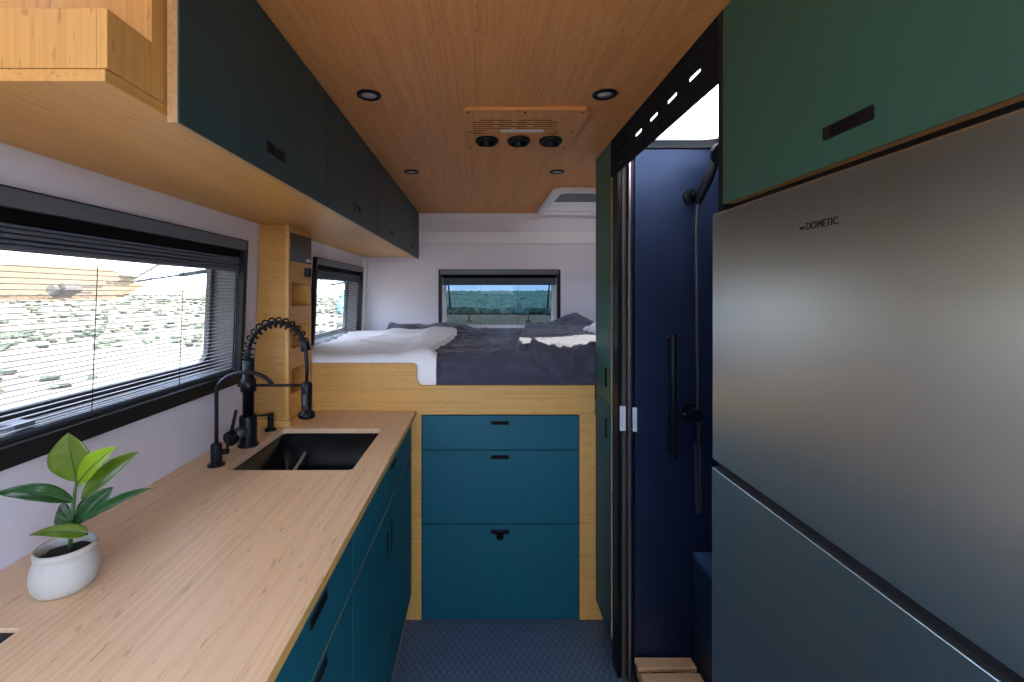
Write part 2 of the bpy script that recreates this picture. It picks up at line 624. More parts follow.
def left_pane(w, u0, u1):
    """acrylic pane hung from the top edge and pushed out from the van, with its stays"""
    hx, hz = xl(1.60) - .080, 1.617
    dx, dz = -.358, -.199
    ln = math.hypot(dx, dz)
    Mp = frame_of((hx, 0, hz), (0, 1, 0), (dx / ln, 0, dz / ln), (-dz / ln, 0, dx / ln))
    mk('window_pane', plate([rrect(u0 + .012, 0, u1 - .012, ln, .03)], -.003, .003, Mp), SMOKE, w)
    mk('pane_rim', plate([rrect(u0 + .012, 0, u1 - .012, ln, .03), rrect(u0 + .020, .008, u1 - .020, ln - .008, .024)], -.006, .004, Mp), SMOKE, w)

    def on(u, t, h=0):
        return Mp @ Vector((u, t * ln, h))
    for ue, s in ((u1 - .05, 1), (u0 + .05, -1)):
        jam = ML @ Vector((ue + .012 * s, WB + .40, -TH))
        br = on(ue - .005 * s, .77, .012 if False else -.012)
        g = bmesh.new()
        mid = jam.lerp(br, .42)
        cyl(g, jam, mid, .0075, n=12)
        cyl(g, mid, br, .0035, n=10)
        mk('gas_strut', g, GREYP, w)
        g = bmesh.new()
        cyl(g, on(ue - .01 * s, .05, -.012), on(ue - .012 * s, .74, -.014), .003, n=8)
        cyl(g, on(ue - .03 * s, .02, -.012), on(ue - .016 * s, .74, -.014), .003, n=8)
        mk('stay_rod', g, GREYP, w)
        g = bmesh.new()
        q = Mp @ Matrix.Translation((ue - .02 * s, .78 * ln, -.014))
        t = bmesh.new()
        box(t, (-.03, -.02, -.006), (.03, .02, .004))
        box(t, (-.045, -.028, -.014), (.01, -.016, -.004))
        box(t, (-.05, .018, -.014), (.02, .028, -.004))
        bmesh.ops.transform(t, matrix=q, verts=t.verts)
        merge(g, t)
        mk('stay_bracket', g, GREYP, w, bevel=.002)
    for uu in (u0 + .32, u1 - .24):
        t = bmesh.new()
        box(t, (-.022, -.020, -.020), (.020, .016, .002))
        cyl(t, (-.022, .0, -.010), (-.036, 0, -.010), .012, n=12)
        box(t, (.015, -.018, -.018), (.085, -.010, -.010))
        box(t, (.015, .010, -.018), (.085, .018, -.010))
        bmesh.ops.transform(t, matrix=Mp @ Matrix.Translation((uu, ln - .03, 0)) @ Matrix.Scale(1.35, 4), verts=t.verts)
        mk('pane_latch', t, HOUSING, w, bevel=.002)


w1 = window('window_1', ML, W1[0], W1[1], WB, WT, cord_at=(1.02, 1.315))
left_pane(w1, *W1)
mk('sill_clip', plate([rrect(.86, WB + .052, .90, WB + .066, .003)], -.046, -.012, ML), GREYP2, w1, bevel=.002)
w2 = window('window_2', ML, W2[0], W2[1], WB, WT, cord_at=(2.66, 2.95))
left_pane(w2, *W2)
w3 = window('window_3', MB, W3[0], W3[1], W3[2], W3[3], screen=False, cord_at=(0.0, .272), liner=TRIMW)  # pale liner paints the look of frame edges lit by the sun
mk('window_pane', plate([rrect(W3[0] + .02, W3[2] + .04, W3[1] - .02, W3[3] - .02, .05)], -TH - .030, -TH - .024, MB), TINT, w3)
for s, xx in ((1, W3[0] + .072), (-1, W3[1] - .072)):
    g = bmesh.new()
    a = MB @ Vector((xx - .008 * s, W3[3] - .10, -TH - .012))
    b = MB @ Vector((xx + .004 * s, W3[3] - .235, -TH - .020))
    cyl(g, a, b, .006, n=10)
    cyl(g, b, b + Vector((0, 0, -.05)), .009, n=10)
    mk('window_stay', g, GREYP, w3)
for xx in (-.088, .355):
    g = bmesh.new()
    plate([rrect(xx - .02, W3[2] + .098, xx + .02, W3[2] + .118, .004)], -TH - .004, -TH + .022, MB, g)
    plate([rrect(xx - .005, W3[2] + .112, xx + .006, W3[2] + .165, .003)], -TH + .006, -TH + .018, MB, g)
    lt = mk('pane_latch', g, GREYP, w3, bevel=.002)
    mk('latch_button', plate([rrect(xx - .007, W3[2] + .099, xx + .007, W3[2] + .109, .003)], -TH + .022, -TH + .027, MB), RED, lt, label='red release button')
del w1, w2, w3

# ------------------------------------------------------------------ roof hatches
h = thing('roof_hatch', 'white framed roof hatch in the ceiling above the bed', 'roof hatch', (.68, 2.86, HC))
mk('hatch_frame', plate([rrect(.398, 2.47, .96, 3.262, .07, 8), rrect(.455, 2.53, .90, 3.20, .04)], HC - .030, HC - .0005), TRIMW, h, bevel=.012)
mk('hatch_wall', plate([rrect(.440, 2.515, .915, 3.215, .05), rrect(.456, 2.531, .899, 3.199, .04)], HC - .0004, HC + .115), TRIMW, h)
mk('hatch_lid', plate([rrect(.432, 2.505, .925, 3.225, .06)], HC + .118, HC + .124), CLEAR, h)
mk('hatch_blind', B((.458, 2.90, HC + .060), (.897, 3.197, HC + .064)), NAVY, h)
g = bmesh.new()
cyl(g, (.47, 2.885, HC + .064), (.88, 2.885, HC + .064), .008, n=12)
box(g, (.54, 2.868, HC + .052), (.66, 2.895, HC + .080))
mk('crank_bar', g, BLACK, h)
del h

h = thing('roof_hatch', 'clear roof hatch added behind the viewer, out of view, to let daylight in', 'roof hatch', (.06, -.42, HC))  # unseen hatch, added so sunlight bounces into the room
mk('hatch_frame', plate([rrect(-.39, -1.0, .48, .15, .07, 8), rrect(-.34, -.95, .46, .10, .04)], HC - .030, HC - .0005), TRIMW, h, bevel=.012)
mk('hatch_lid', plate([rrect(-.37, -.98, .49, .13, .06)], HC + .052, HC + .058), CLEAR, h)
h = thing('shower_roof_hatch', 'glowing white opal hatch in the roof over the shower', 'roof hatch', (.72, 1.32, HC))
mk('hatch_collar', plate([rrect(SHW[0] - .004, SHW[1] - .02, SHW[2] + .02, SHW[3] + .035, .02), rrect(SHW[0] + .003, SHW[1] + .012, SHW[2] - .012, SHW[3] - .004, .09, 10)], 1.966, 1.9955), BLACK, h, bevel=.008)
mk('opal_dome', plate([rrect(SHW[0] - .003, SHW[1] - .005, SHW[2] + .005, SHW[3] + .02, .05)], 1.996, 2.002), OPAL, h)

# ------------------------------------------------------------------ overhead cabinets on the left
XU, ZU = -.4513, 1.689
ZBD = 1.703
cb = bmesh.new()
zz = ZU
plate([[(xl(ZBD) + .002, .572), (XU - .0265, .572), (XU - .0265, 3.284), (xl(ZBD) + .002, 3.284)]], ZBD, ZBD + .0155, None, cb)
tag(mk('overhead_shelf_board', cb, BY, bevel=.001), 'long bamboo board closing the bottom of the overhead cabinets', 'board')
D0, DW = .6707, .6513


def overhead(y0, label):
    y1 = y0 + DW
    t = thing('overhead_cabinet', label, 'cabinet', (XU - .16, y0, ZBD + .0165), group='overhead cabinets along the left wall')
    xb = xl(ZBD) + .04
    c = bmesh.new()
    box(c, (xb, y0 + .001, ZBD + .0165), (XU - .0240, y0 + .017, HC - .0015))
    box(c, (xb, y1 - .017, ZBD + .0165), (XU - .0240, y1 - .001, HC - .0015))
    box(c, (xb, y0 + .017, ZBD + .0165), (XU - .0240, y1 - .017, ZBD + .030))
    box(c, (xb, y0 + .017, HC - .016), (XU - .0240, y1 - .017, HC - .0015))
    box(c, (xb, y0 + .017, ZBD + .030), (xb + .01, y1 - .017, HC - .016))
    mk('carcass', c, BZ, t)
    d = mk('door', B((XU - .003, y0 + .003, ZU), (XU, y1 - .003, HC - .004)), GREEN, t)
    mk('door_core', B((XU - .0185, y0 + .003, ZU), (XU - .0031, y1 - .003, HC - .004)), EDGE, d, label='bare bamboo edge of the door')
    yc, zc = y0 + .322, 1.7445
    la = mk('latch', plate([rrect(yc - .045, zc - .0115, yc + .045, zc + .0115, .002), rrect(yc - .022, zc - .008, yc + .022, zc + .008, .003)], 0, .0022,
                           frame_of((XU + .0001, 0, 0), (0, 1, 0), (0, 0, 1), (1, 0, 0))), BLACK, d)
    g = B((XU + .0002, yc - .021, zc - .0075), (XU + .0008, yc + .021, zc + .0075))
    cyl(g, (XU + .0005, yc - .008, zc), (XU + .005, yc - .008, zc), .006, n=14)
    mk('latch_button', g, METBLK, la)
    return t


c0 = overhead(D0, 'overhead cabinet with dark green door nearest the camera, directly above the long window')
for i, lb in ((1, 'overhead cabinet with dark green door, second from the camera, above the bamboo pillar'),
              (2, 'overhead cabinet with dark green door, third from the camera, over the foot of the bed'),
              (3, 'overhead cabinet with dark green door farthest back, next to the back wall')):
    dup(c0, (0, DW * i, 0), lb)
mk_end = B((xl(ZBD) + .04, D0 + 4 * DW + .001, ZBD + .017), (XU - .001, D0 + 4 * DW + .008, HC - .002))
tag(mk('end_panel', mk_end, BZ), 'thin bamboo end board between last overhead cabinet and back wall', 'board')

t = thing('open_shelf_box', 'open bamboo shelf box with raised lips at the near end of the overhead cabinets', 'shelf', (XU - .2, .60, ZBD + .0165))
zt = ZBD + .093
mk('front_lip', B((xl(ZBD) + .012, .572, ZBD + .0165), (XU - .0375, .586, zt)), BZ, t, bevel=.001)
mk('side_lip', B((XU - .0373, .572, ZBD + .0165), (XU - .0237, .6505, zt)), BZ, t, bevel=.001)
mk('back_panel', B((xl(HC) + .012, .6507, ZBD + .0165), (XU - .0245, .668, HC - .002)), BZ, t)

# ------------------------------------------------------------------ bamboo pillar unit on the counter
ZC = .921                          # worktop height
XC = -.7434
Y0C, Y1C = 1.740, 1.974
t = thing('pillar_unit', 'tall bamboo pillar with three open niches standing on worktop end', 'pillar cabinet', (-.82, 1.86, ZC))
niches = [(1.765, 1.958, 1.384, 1.479, .014), (1.765, 1.956, 1.217, 1.312, .014), (1.763, 1.950, 1.040, 1.136, .014)]
MX = frame_of((XC, 0, 0), (0, 1, 0), (0, 0, 1), (1, 0, 0))
face = plate([rrect(Y0C, ZC + .026, Y1C, ZBD - .001)] + [rrect(a, c, b, d, r) for a, b, c, d, r in niches], -.014, 0, MX)
mk('face_board', face, BY, t, bevel=.0008)
sb = bmesh.new()
for (ya, yb) in ((Y0C, Y0C + .014), (Y1C - .012, Y1C)):
    vs = [(xl(ZC) + .010, ya, ZC + .026), (XC - .0141, ya, ZC + .026), (XC - .0141, ya, ZBD - .001), (xl(ZBD) + .003, ya, ZBD - .001)]
    lo = [sb.verts.new(v) for v in vs]
    hi = [sb.verts.new((v[0], yb, v[2])) for v in vs]
    sb.faces.new(lo)
    sb.faces.new(hi[::-1])
    for i in range(4):
        sb.faces.new((lo[i], lo[(i + 1) % 4], hi[(i + 1) % 4], hi[i]))
mk('side_board', sb, BPIL, t)
nb = bmesh.new()
for a, b, c, d, r in niches:
    plate([rrect(a - .004, c - .004, b + .004, d + .004, r), rrect(a, c, b, d, r)], -.075, -.0142, MX, nb)
    plate([rrect(a - .004, c - .004, b + .004, d + .004, r)], -.080, -.0752, MX, nb)
mk('niche_lining', nb, BY, t)
mk('plinth', B((xl(ZC) + .004, Y0C - .012, ZC + .0003), (XC + .012, Y1C, ZC + .0255)), BX, t, bevel=.001)
scr = mk('control_screen', plate([rrect(1.753, 1.562, 1.962, 1.672, .002)], .0002, .005, MX), simple('dark_screen_glass', (.028, .034, .034), .22, var=.1), t, bevel=.001, label='dark control screen')
mk('screen_tag', plate([rrect(1.905, 1.568, 1.950, 1.581), rrect(1.925, 1.570, 1.9285, 1.579)], .0052, .0058, MX), simple('white_label', (.6, .58, .6), .5), scr, label='small white tag')
so = mk('power_socket', plate([rrect(1.893, 1.506, 1.956, 1.543, .003), rrect(1.916, 1.513, 1.940, 1.536, .002)], .0002, .006, MX), BLACK, t, bevel=.001)
mk('socket_insert', plate([rrect(1.918, 1.515, 1.938, 1.534)], .0004, .003, MX), GREYP, so)

# ------------------------------------------------------------------ worktop and base units on the left
XF = -.2835                        # front edge of the worktop
SINK = (-.747, 1.308, -.374, 1.711)
ct = plate([[(xl(ZC - .018) + .002, -.9), (XF, -.9), (XF, 1.976), (xl(ZC - .018) + .002, 1.976)], rrect(*SINK, .016), rrect(-.862, .46, -.703, .6885, .004)],
           ZC - .018, ZC)
wt = tag(mk('worktop', ct, BWORK, bevel=.0008), 'long pale bamboo worktop running under the left windows', 'worktop')
mk('edge_shade_strip', B((XF + .0002, -.9, ZC - .0185), (XF + .0012, 1.976, ZC - .0012)), BY, wt, label='darker strip for the shaded front edge')  # darker strip puts shade on the worktop's front face

t = thing('kitchen_sink', 'black undermounted sink basin set into the bamboo worktop', 'sink', (-.56, 1.51, .74))
x0, y0, x1, y1 = SINK
r = rrect(x0 - .004, y0 - .004, x1 + .004, y1 + .004, .02, 6)
sk = bmesh.new()
lv = []
for z, s in ((ZC - .0185, 0), (.76, .003), (.745, .010), (.740, .022)):
    q = rrect(x0 - .004 + s, y0 - .004 + s, x1 + .004 - s, y1 + .004 - s, .02, 6)
    lv.append([sk.verts.new((px, py, z)) for px, py in q])
for a, b in zip(lv, lv[1:]):
    for i in range(len(a)):
        f = sk.faces.new((a[i], a[(i + 1) % len(a)], b[(i + 1) % len(a)], b[i]))
        f.smooth = True
sk.faces.new(lv[-1])
mk('basin', sk, SINKM, t, solid=.002)
g = bmesh.new()
lathe(g, [(.001, .003), (.030, .003), (.042, .005), (.045, .0012)], (-.56, 1.55, .741), 28)
mk('drain', g, BLACK, t)
g = bmesh.new()
cyl(g, (-.700, 1.600, .747), (-.6585, 1.690, .838), .0055, n=12)
cyl(g, (-.704, 1.592, .7445), (-.700, 1.600, .747), .0085, n=12)
tag(mk('rod', g, simple('pale_steel', (.55, .56, .58), .35, metal=.4, var=.05)), 'slim silver utensil leaning inside the black sink', 'rod')  # slim pale bar leaning against the basin wall

t = thing('worktop_inset', 'black glass inset in the near left corner of the worktop', 'inset panel', (-.80, .575, ZC - .018))
mk('glass_plate', B((-.861, .461, ZC - .012), (-.704, .6875, ZC - .006)), SINKM, t, bevel=.001)
mk('tray', B((-.861, .461, ZC - .0178), (-.704, .6875, ZC - .0121)), BLACK, t)

XD = -.2885                        # face of the base unit doors


def front_panel(name, y0, y1, z0, z1, parent, mat=TEAL):
    d = mk(name, B((XD - .0025, y0 + .002, z0 + .0015), (XD, y1 - .002, z1 - .007)), mat, parent)
    mk('panel_core', B((XD - .018, y0 + .002, z0 + .0015), (XD - .0026, y1 - .002, z1 - .007)), EDGE, d, label='bare bamboo edge of the panel')
    return d


def pull(parent, X, nx, y0, y1, z0, z1, along='y'):
    """black recessed finger pull: a thin rim round a dark cup"""
    M = frame_of((X, 0, 0), (0, 1, 0), (0, 0, 1), (nx, 0, 0))
    p = mk('finger_pull', plate([rrect(y0, z0, y1, z1, .003), rrect(y0 + .003, z0 + .003, y1 - .003, z1 - .003, .002)], .0001, .0022, M), BLACK, parent, label='black finger pull')
    mk('pull_cup', plate([rrect(y0 + .003, z0 + .003, y1 - .003, z1 - .003, .002)], .0001, .0007, M), VOID, p)
    return p


def base_unit(name, y0, y1, label):
    t = thing(name, label, 'cabinet', ((xl(0) + XD) / 2, (y0 + y1) / 2, 0))
    c = bmesh.new()
    xb = -.86
    box(c, (xb, y0 + .001, .09), (XD - .019, y0 + .016, ZC - .019))
    box(c, (xb, y1 - .016, .09), (XD - .019, y1 - .001, ZC - .019))
    box(c, (xb, y0 + .016, .09), (XD - .019, y1 - .016, .105))
    box(c, (xb, y0 + .016, .105), (xb + .012, y1 - .016, ZC - .019))
    mk('carcass', c, BZ, t)
    mk('toe_kick', B((xb, y0 + .001, .0005), (XD - .075, y1 - .001, .0895)), BLACK, t)
    return t


ZD = .772
for (a, b, nm, lb) in ((-.86, .165, 'base_cabinet', 'teal base cabinet under the worktop at its near end'), ):
    t = base_unit(nm, a, b, lb)
    front_panel('door', a, (a + b) / 2, .185, ZC - .020, t)
    front_panel('door', (a + b) / 2, b, .185, ZC - .020, t)
t = base_unit('drawer_cabinet', .166, 1.011, 'teal drawer cabinet under the worktop in front of the sink cabinet')
for y0_, y1_ in ((.166, .590), (.590, 1.011)):
    for z0_, z1_ in ((ZD, ZC - .020), (.44, ZD), (.185, .44)):
        d = front_panel('drawer', y0_, y1_, z0_, z1_, t)
        yc = (y0_ + y1_) / 2
        zc = .872 if z0_ == ZD else z1_ - .022
        pull(d, XD, 1, yc - .042, yc + .042, zc - .010, zc + .010)
t = base_unit('sink_cabinet', 1.012, 1.870, 'teal sink cabinet with one wide drawer over two doors')
d = front_panel('drawer', 1.012, 1.868, ZD, ZC - .020, t)
pull(d, XD, 1, 1.445, 1.530, .862, .882)
d = front_panel('door', 1.012, 1.420, .185, ZD, t)
pull(d, XD, 1, 1.380, 1.400, .612, .700)
d = front_panel('door', 1.420, 1.868, .185, ZD, t)
pull(d, XD, 1, 1.440, 1.460, .612, .700)

# ------------------------------------------------------------------ raised bed platform with drawers
YP = 1.978
t = thing('bed_platform', 'bamboo bed platform front with stepped top edge', 'bed', (0, 2.1, 0))
MP = frame_of((0, YP, 0), (1, 0, 0), (0, 0, 1), (0, -1, 0))
zl, zr, xs = 1.128, 1.030, -.283
prof = [(XC + .001, .903), (.5015, .903), (.5015, zr)]
cx, cz, rr = xs + .030, zr + .030, .030
prof += [(cx - rr * math.sin(a), cz - rr * math.cos(a)) for a in [i * PI / 2 / 6 for i in range(7)]]
cx2, cz2, r2 = xs - .018, zl - .018, .018
prof += [(cx2 + r2 * math.cos(a), cz2 + r2 * math.sin(a)) for a in [i * PI / 2 / 6 for i in range(7)]]
prof += [(XC + .001, zl)]
mk('front_board', plate([prof], -.018, 0, MP), BX, t, bevel=.001)
mk('stile', B((-.345, YP + .001, .0005), (-.2615, YP + .018, .9025)), BX, t)
mk('stile', B((.4345, YP + .001, .0005), (.585, YP + .018, .9025)), BX, t)
mk('slat_base', B((-.85, YP + .019, .886), (.98, 3.29, .902)), BY, t)
t = thing('drawer_chest', 'teal chest of three wide drawers under the bed', 'drawer chest', (.09, 2.2, 0))
mk('carcass', B((-.2595, YP + .022, .001), (.4325, YP + .60, .884)), BLACK, t)
for z0_, z1_, zc in ((.7465, .900, .866), (.421, .7465, .716), (.003, .421, .388)):
    d = mk('drawer', B((-.2575, YP + .0005, z0_ + .002), (.4305, YP + .0205, z1_ - .002)), TEAL, t, bevel=.0008)
    M = frame_of((0, YP + .0004, 0), (1, 0, 0), (0, 0, 1), (0, -1, 0))
    p = mk('finger_pull', plate([rrect(.044, zc - .0095, .125, zc + .0095, .002), rrect(.047, zc - .0065, .122, zc + .0065, .001)], 0, .002, M), BLACK, d, label='black finger pull')
    mk('pull_cup', plate([rrect(.047, zc - .0065, .122, zc + .0065)], .0001, .0006, M), VOID, p)
    if zc < .4:
        g = B((.064, YP - .008, zc - .012), (.103, YP - .0017, zc + .008))
        cyl(g, (.083, YP - .006, zc - .008), (.083, YP - .024, zc - .014), .014, .016, n=20)
        mk('latch_knob', g, METBLK, p, bevel=.001)

# ------------------------------------------------------------------ mattress, covers and pillows
mat_ = B((xl(1.0) + .012, 2.040, .9025), (.95, 3.240, 1.105))
tag(mk('mattress', mat_, SHEET, bevel=.035), 'thick mattress on the bamboo platform under the covers', 'mattress')


def fbm(x, y, s, seed=0.0, o=3):
    return noise.fractal(Vector((x * s, y * s, seed)), 1.0, 2.0, o)


def ridge(x, y, sx, sy, seed):
    n_ = noise.noise(Vector((x * sx, y * sy, seed)))
    return 1 - min(1.0, abs(n_) * 2.6)


def sm(a, b, x):
    t_ = max(0, min(1, (x - a) / (b - a)))
    return t_ * t_ * (3 - 2 * t_)


def base_z(x, y):
    return 1.142 + .020 * sm(2.0, 3.1, y)


def drape(fz, wr, xa, xb, nx, nyt, yend, zlow, lift, front):
    """cloth lying over the mattress and falling down its front: profile up the front, round the edge and back"""
    pr = []
    R_ = .05
    zt = 1.142 + lift
    nv = 14
    for i in range(nv):
        pr.append((front, zlow + (zt - R_ - zlow) * i / nv, 0.0))
    for i in range(10):
        a = PI / 2 * i / 10
        pr.append((front + R_ - R_ * math.cos(a), zt - R_ + R_ * math.sin(a), sm(0, 1, i / 10)))
    for i in range(nyt + 1):
        y = front + R_ + (yend - front - R_) * (i / nyt) ** 1.15
        pr.append((y, None, 1.0))
    bm = bmesh.new()
    rows = []
    for j, (y, z, k) in enumerate(pr):
        row = []
        sdist = (j - nv) * .012 if j < nv + 10 else .1 + y
        for i in range(nx + 1):
            u = i / nx
            a_, b_ = xa(y, z), xb(y, z)
            x = a_ + (b_ - a_) * u
            zz_ = z if z is not None else base_z(x, y) + lift
            w_ = wr(x, y if z is None else front - (zt - z))
            if k < 1:
                w_ = min(w_, .020) * (sm(1.035, 1.085, z) if k == 0 else 1)
            h_ = fz(x, y)
            row.append(bm.verts.new((x, y - w_ * (1 - k), zz_ + w_ * k + h_ * k)))
        rows.append(row)
    for a, b in zip(rows, rows[1:]):
        for i in range(nx):
            f = bm.faces.new((a[i], a[i + 1], b[i + 1], b[i]))
            f.smooth = True
    return bm


def lerp_tab(tab, y):
    if y <= tab[0][0]:
        return tab[0][1]
    for (a, b), (c, d) in zip(tab, tab[1:]):
        if y <= c:
            return b + (d - b) * (y - a) / (c - a)
    return tab[-1][1]


FOLD = [(1.9, .30), (2.0, .265), (2.06, .225), (2.12, .178), (2.3, .175), (3.0, .29), (3.3, .33)]


SEDGE = [(1.9, -.196), (2.0, -.198), (2.12, -.212), (2.22, -.21), (2.45, -.17), (2.7, -.145), (3.1, -.165)]


def duvet_h(x, y):
    f_ = lerp_tab(FOLD, y)
    st = .036 * sm(f_ - .006, f_ + .014, x) - .014 * sm(f_ - .09, f_, x) * (1 - sm(f_ - .006, f_ + .01, x))
    up = .012 * sm(2.55, 3.15, y) * sm(-.1, .25, x) * (1 - sm(.3, .5, x))
    roll = .035 * sm(3.06, 3.14, y) * (1 - sm(-.25, .0, x))
    e_ = lerp_tab(SEDGE, y)
    under = -.034 * (1 - sm(e_ - .035, e_ + .01, x)) * (1 - sm(3.05, 3.11, y))
    return st + up + roll + under + .012 * sm(.3, .6, x)


def crease(x, y, ang, fx, fy, seed):
    c_, s_ = math.cos(ang), math.sin(ang)
    u, v = x * c_ + y * s_, -x * s_ + y * c_
    v += .05 * noise.noise(Vector((u * 2.2, v * 3, seed + 5)))
    n_ = noise.noise(Vector((u * fx, v * fy, seed)))
    return (1 - min(1.0, abs(n_) * 2.2)) ** 2


def duvet_w(x, y):
    am = 1 - .65 * sm(.05, .2, x) * sm(2.05, 2.2, y)
    w_ = .020 * am * (crease(x, y, .25, 1.6, 7.0, 3.1) - .35)
    w_ += .014 * am * (crease(x, y, -.5, 3.0, 11, 8.2) - .35)
    w_ += .009 * am * fbm(x, y, 3.5, 1.0, 2)
    w_ += .0065 * (crease(x, y, .7, 7, 24, 5.5) - .3) * (.4 + sm(.1, .4, x))
    if y < 2.06:
        w_ += .030 * (crease(x, y, -.8, 2.2, 10, 12.0) - .30) * (.5 + .5 * sm(.0, .25, x)) + .014 * (crease(x, y, .35, 3.0, 16, 15.0) - .3)
        if x < -.185:
            w_ = min(w_, -.006)
    return w_


d1 = drape(duvet_h, duvet_w, lambda y, z: -.32 if y < 2.6 else -.32 - .33 * sm(2.85, 3.02, y), lambda y, z: .955, 190, 120, 3.283, .96, .012, 2.010)
dv = mk('duvet', d1, DUVET, solid=.006)
tag(dv, 'rumpled dark slate duvet covering the right side of the bed', 'duvet')


def sheet_w(x, y):
    w_ = .009 * fbm(x, y, 4, 21.0) + .006 * (ridge(x + .9 * y, y - .5 * x, 3, 8, 22.0) - .4)
    w_ += .0025 * (ridge(x, y, 10, 16, 25.5) - .5)
    return w_


def sheet_h(x, y):
    e_ = lerp_tab(SEDGE, y)
    return .016 * sm(-.40, -.30, x) - .014 * sm(e_ - .03, e_, x) + .018 * sm(2.95, 3.08, y) * sm(-.7, -.6, x) * 0 + .010 * sm(-.66, -.60, x) * sm(2.7, 2.8, y)


d2 = drape(sheet_h, sheet_w, lambda y, z: xl(1.16) + .02, lambda y, z: lerp_tab(SEDGE, y if z is None else 2.0), 110, 110, 3.10, .97, .018, 2.002)
tag(mk('bed_sheet', d2, SHEET, solid=.004), 'crumpled white cotton sheet spread over the left half of the bed', 'bed sheet')


def cushion(name, mat, M, w, d, hgt, seed, label, cat='pillow'):
    bm = bmesh.new()
    n_ = 28
    for side in (1, -1):
        g = []
        for i in range(n_ + 1):
            row = []
            for j in range(n_ + 1):
                u, v = i / n_ * 2 - 1, j / n_ * 2 - 1
                th = max(0, (1 - u ** 4) * (1 - v ** 4)) ** .55
                pin = 1 - .10 * (1 - abs(u) ** 3) * abs(v) ** 2 if True else 1
                pin2 = 1 - .10 * (1 - abs(v) ** 3) * abs(u) ** 2
                z = side * hgt / 2 * th * (1 + .25 * fbm(u, v, 2.2, seed)) + .012 * th * (ridge(u + .4 * v, v, 2.4, 5, seed + 2) - .5) * side
                row.append(bm.verts.new(M @ Vector((u * w / 2 * pin2, v * d / 2 * pin, z))))
            g.append(row)
        for i in range(n_):
            for j in range(n_):
                f = bm.faces.new((g[i][j], g[i + 1][j], g[i + 1][j + 1], g[i][j + 1]) if side > 0 else (g[i][j], g[i][j + 1], g[i + 1][j + 1], g[i + 1][j]))
                f.smooth = True
    bmesh.ops.remove_doubles(bm, verts=bm.verts, dist=1e-4)
    return tag(mk(name, bm, mat, smooth=True), label, cat)


Mc = Matrix.Translation((.57, 3.02, 1.205)) @ Matrix.Rotation(.2, 4, 'Z') @ Matrix.Rotation(-.36, 4, 'Y') @ Matrix.Rotation(.20, 4, 'X')
cushion('pillow', DUVET, Mc, .36, .34, .08, 4.0, 'dark slate pillow propped against the back wall on the bed')
Mc = Matrix.Translation((.785, 2.45, 1.225)) @ Matrix.Rotation(PI / 2 + .1, 4, 'Z') @ Matrix.Rotation(-.10, 4, 'X')
cushion('pillow', SHEET, Mc, .56, .34, .12, 6.0, 'white pillow at the right edge of the bed beside the tall cabinet')

# ------------------------------------------------------------------ tall cabinet and shower on the right
XR = .504
t = thing('tall_cabinet', 'tall narrow cabinet with two green doors between bed and shower', 'cabinet', (.65, 1.86, 0))
Y0T, Y1T = 1.7455, 1.974
mk('carcass', B((XR + .019, Y0T + .002, .06), (.90, Y1T - .001, HC - .002)), BZ, t)
mk('toe_kick', B((XR + .07, Y0T + .01, .0005), (.90, Y1T - .002, .0595)), BLACK, t)
for z0_, z1_, mt_, hz in ((.9985, HC - .004, GREEN_LIT, (1.058, 1.139)), (.095, .9965, TEAL, (.853, .932))):
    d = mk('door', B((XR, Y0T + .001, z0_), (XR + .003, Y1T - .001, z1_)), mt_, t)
    mk('door_core', B((XR + .0031, Y0T + .001, z0_), (XR + .0185, Y1T - .001, z1_)), EDGE, d, label='bare bamboo edge of the door')
    pull(d, XR, -1, 1.799, 1.822, *hz)

# far shower panel, side panels
t = thing('shower_stall', 'dark blue shower cubicle behind the open sliding door', 'shower', (.75, 1.35, 0))
def shower_side(ya, yb, xa):
    q = [(xa, .02), (xr(.02) - .05, .02), (xr(1.964) - .05, 1.964), (xa, 1.964)]
    return plate([q], ya, yb, frame_of((0, 0, 0), (1, 0, 0), (0, 0, 1), (0, 1, 0)))


mk('shower_panel', shower_side(1.652, 1.668, .5665), SHOWERW, t)
mk('shower_panel', shower_side(.956, .966, .512), SHOWERW, t)
mk('shower_panel', plate([rrect(-1.651, .02, -.967, 1.95)], .03, .045, MR), SHOWERW, t)
mk('shower_tray', B((XR + .047, .967, .001), (1.0, 1.651, .05)), BLACK, t, bevel=.004)
mk('door_post', B((XR, .9375, .001), (XR + .045, .955, HC - .001)), BLACK, t)
sl = thing('shower_duckboard', 'pale bamboo slatted board on the shower floor', 'duckboard', (.75, 1.35, .05))
bwood = bamboo('bamboo_duckboard', 0, (.66, .43, .24), (.52, .31, .15), .45)
y = 1.634
while y > 1.02:
    mk('slat', B((.556, y - .048, .098), (.762, y, .114)), bwood, sl, bevel=.003)
    y -= .066
mk('batten', B((.565, .99, .0505), (.605, 1.632, .0975)), bwood, sl)
mk('batten', B((.715, .99, .0505), (.755, 1.632, .0975)), bwood, sl)

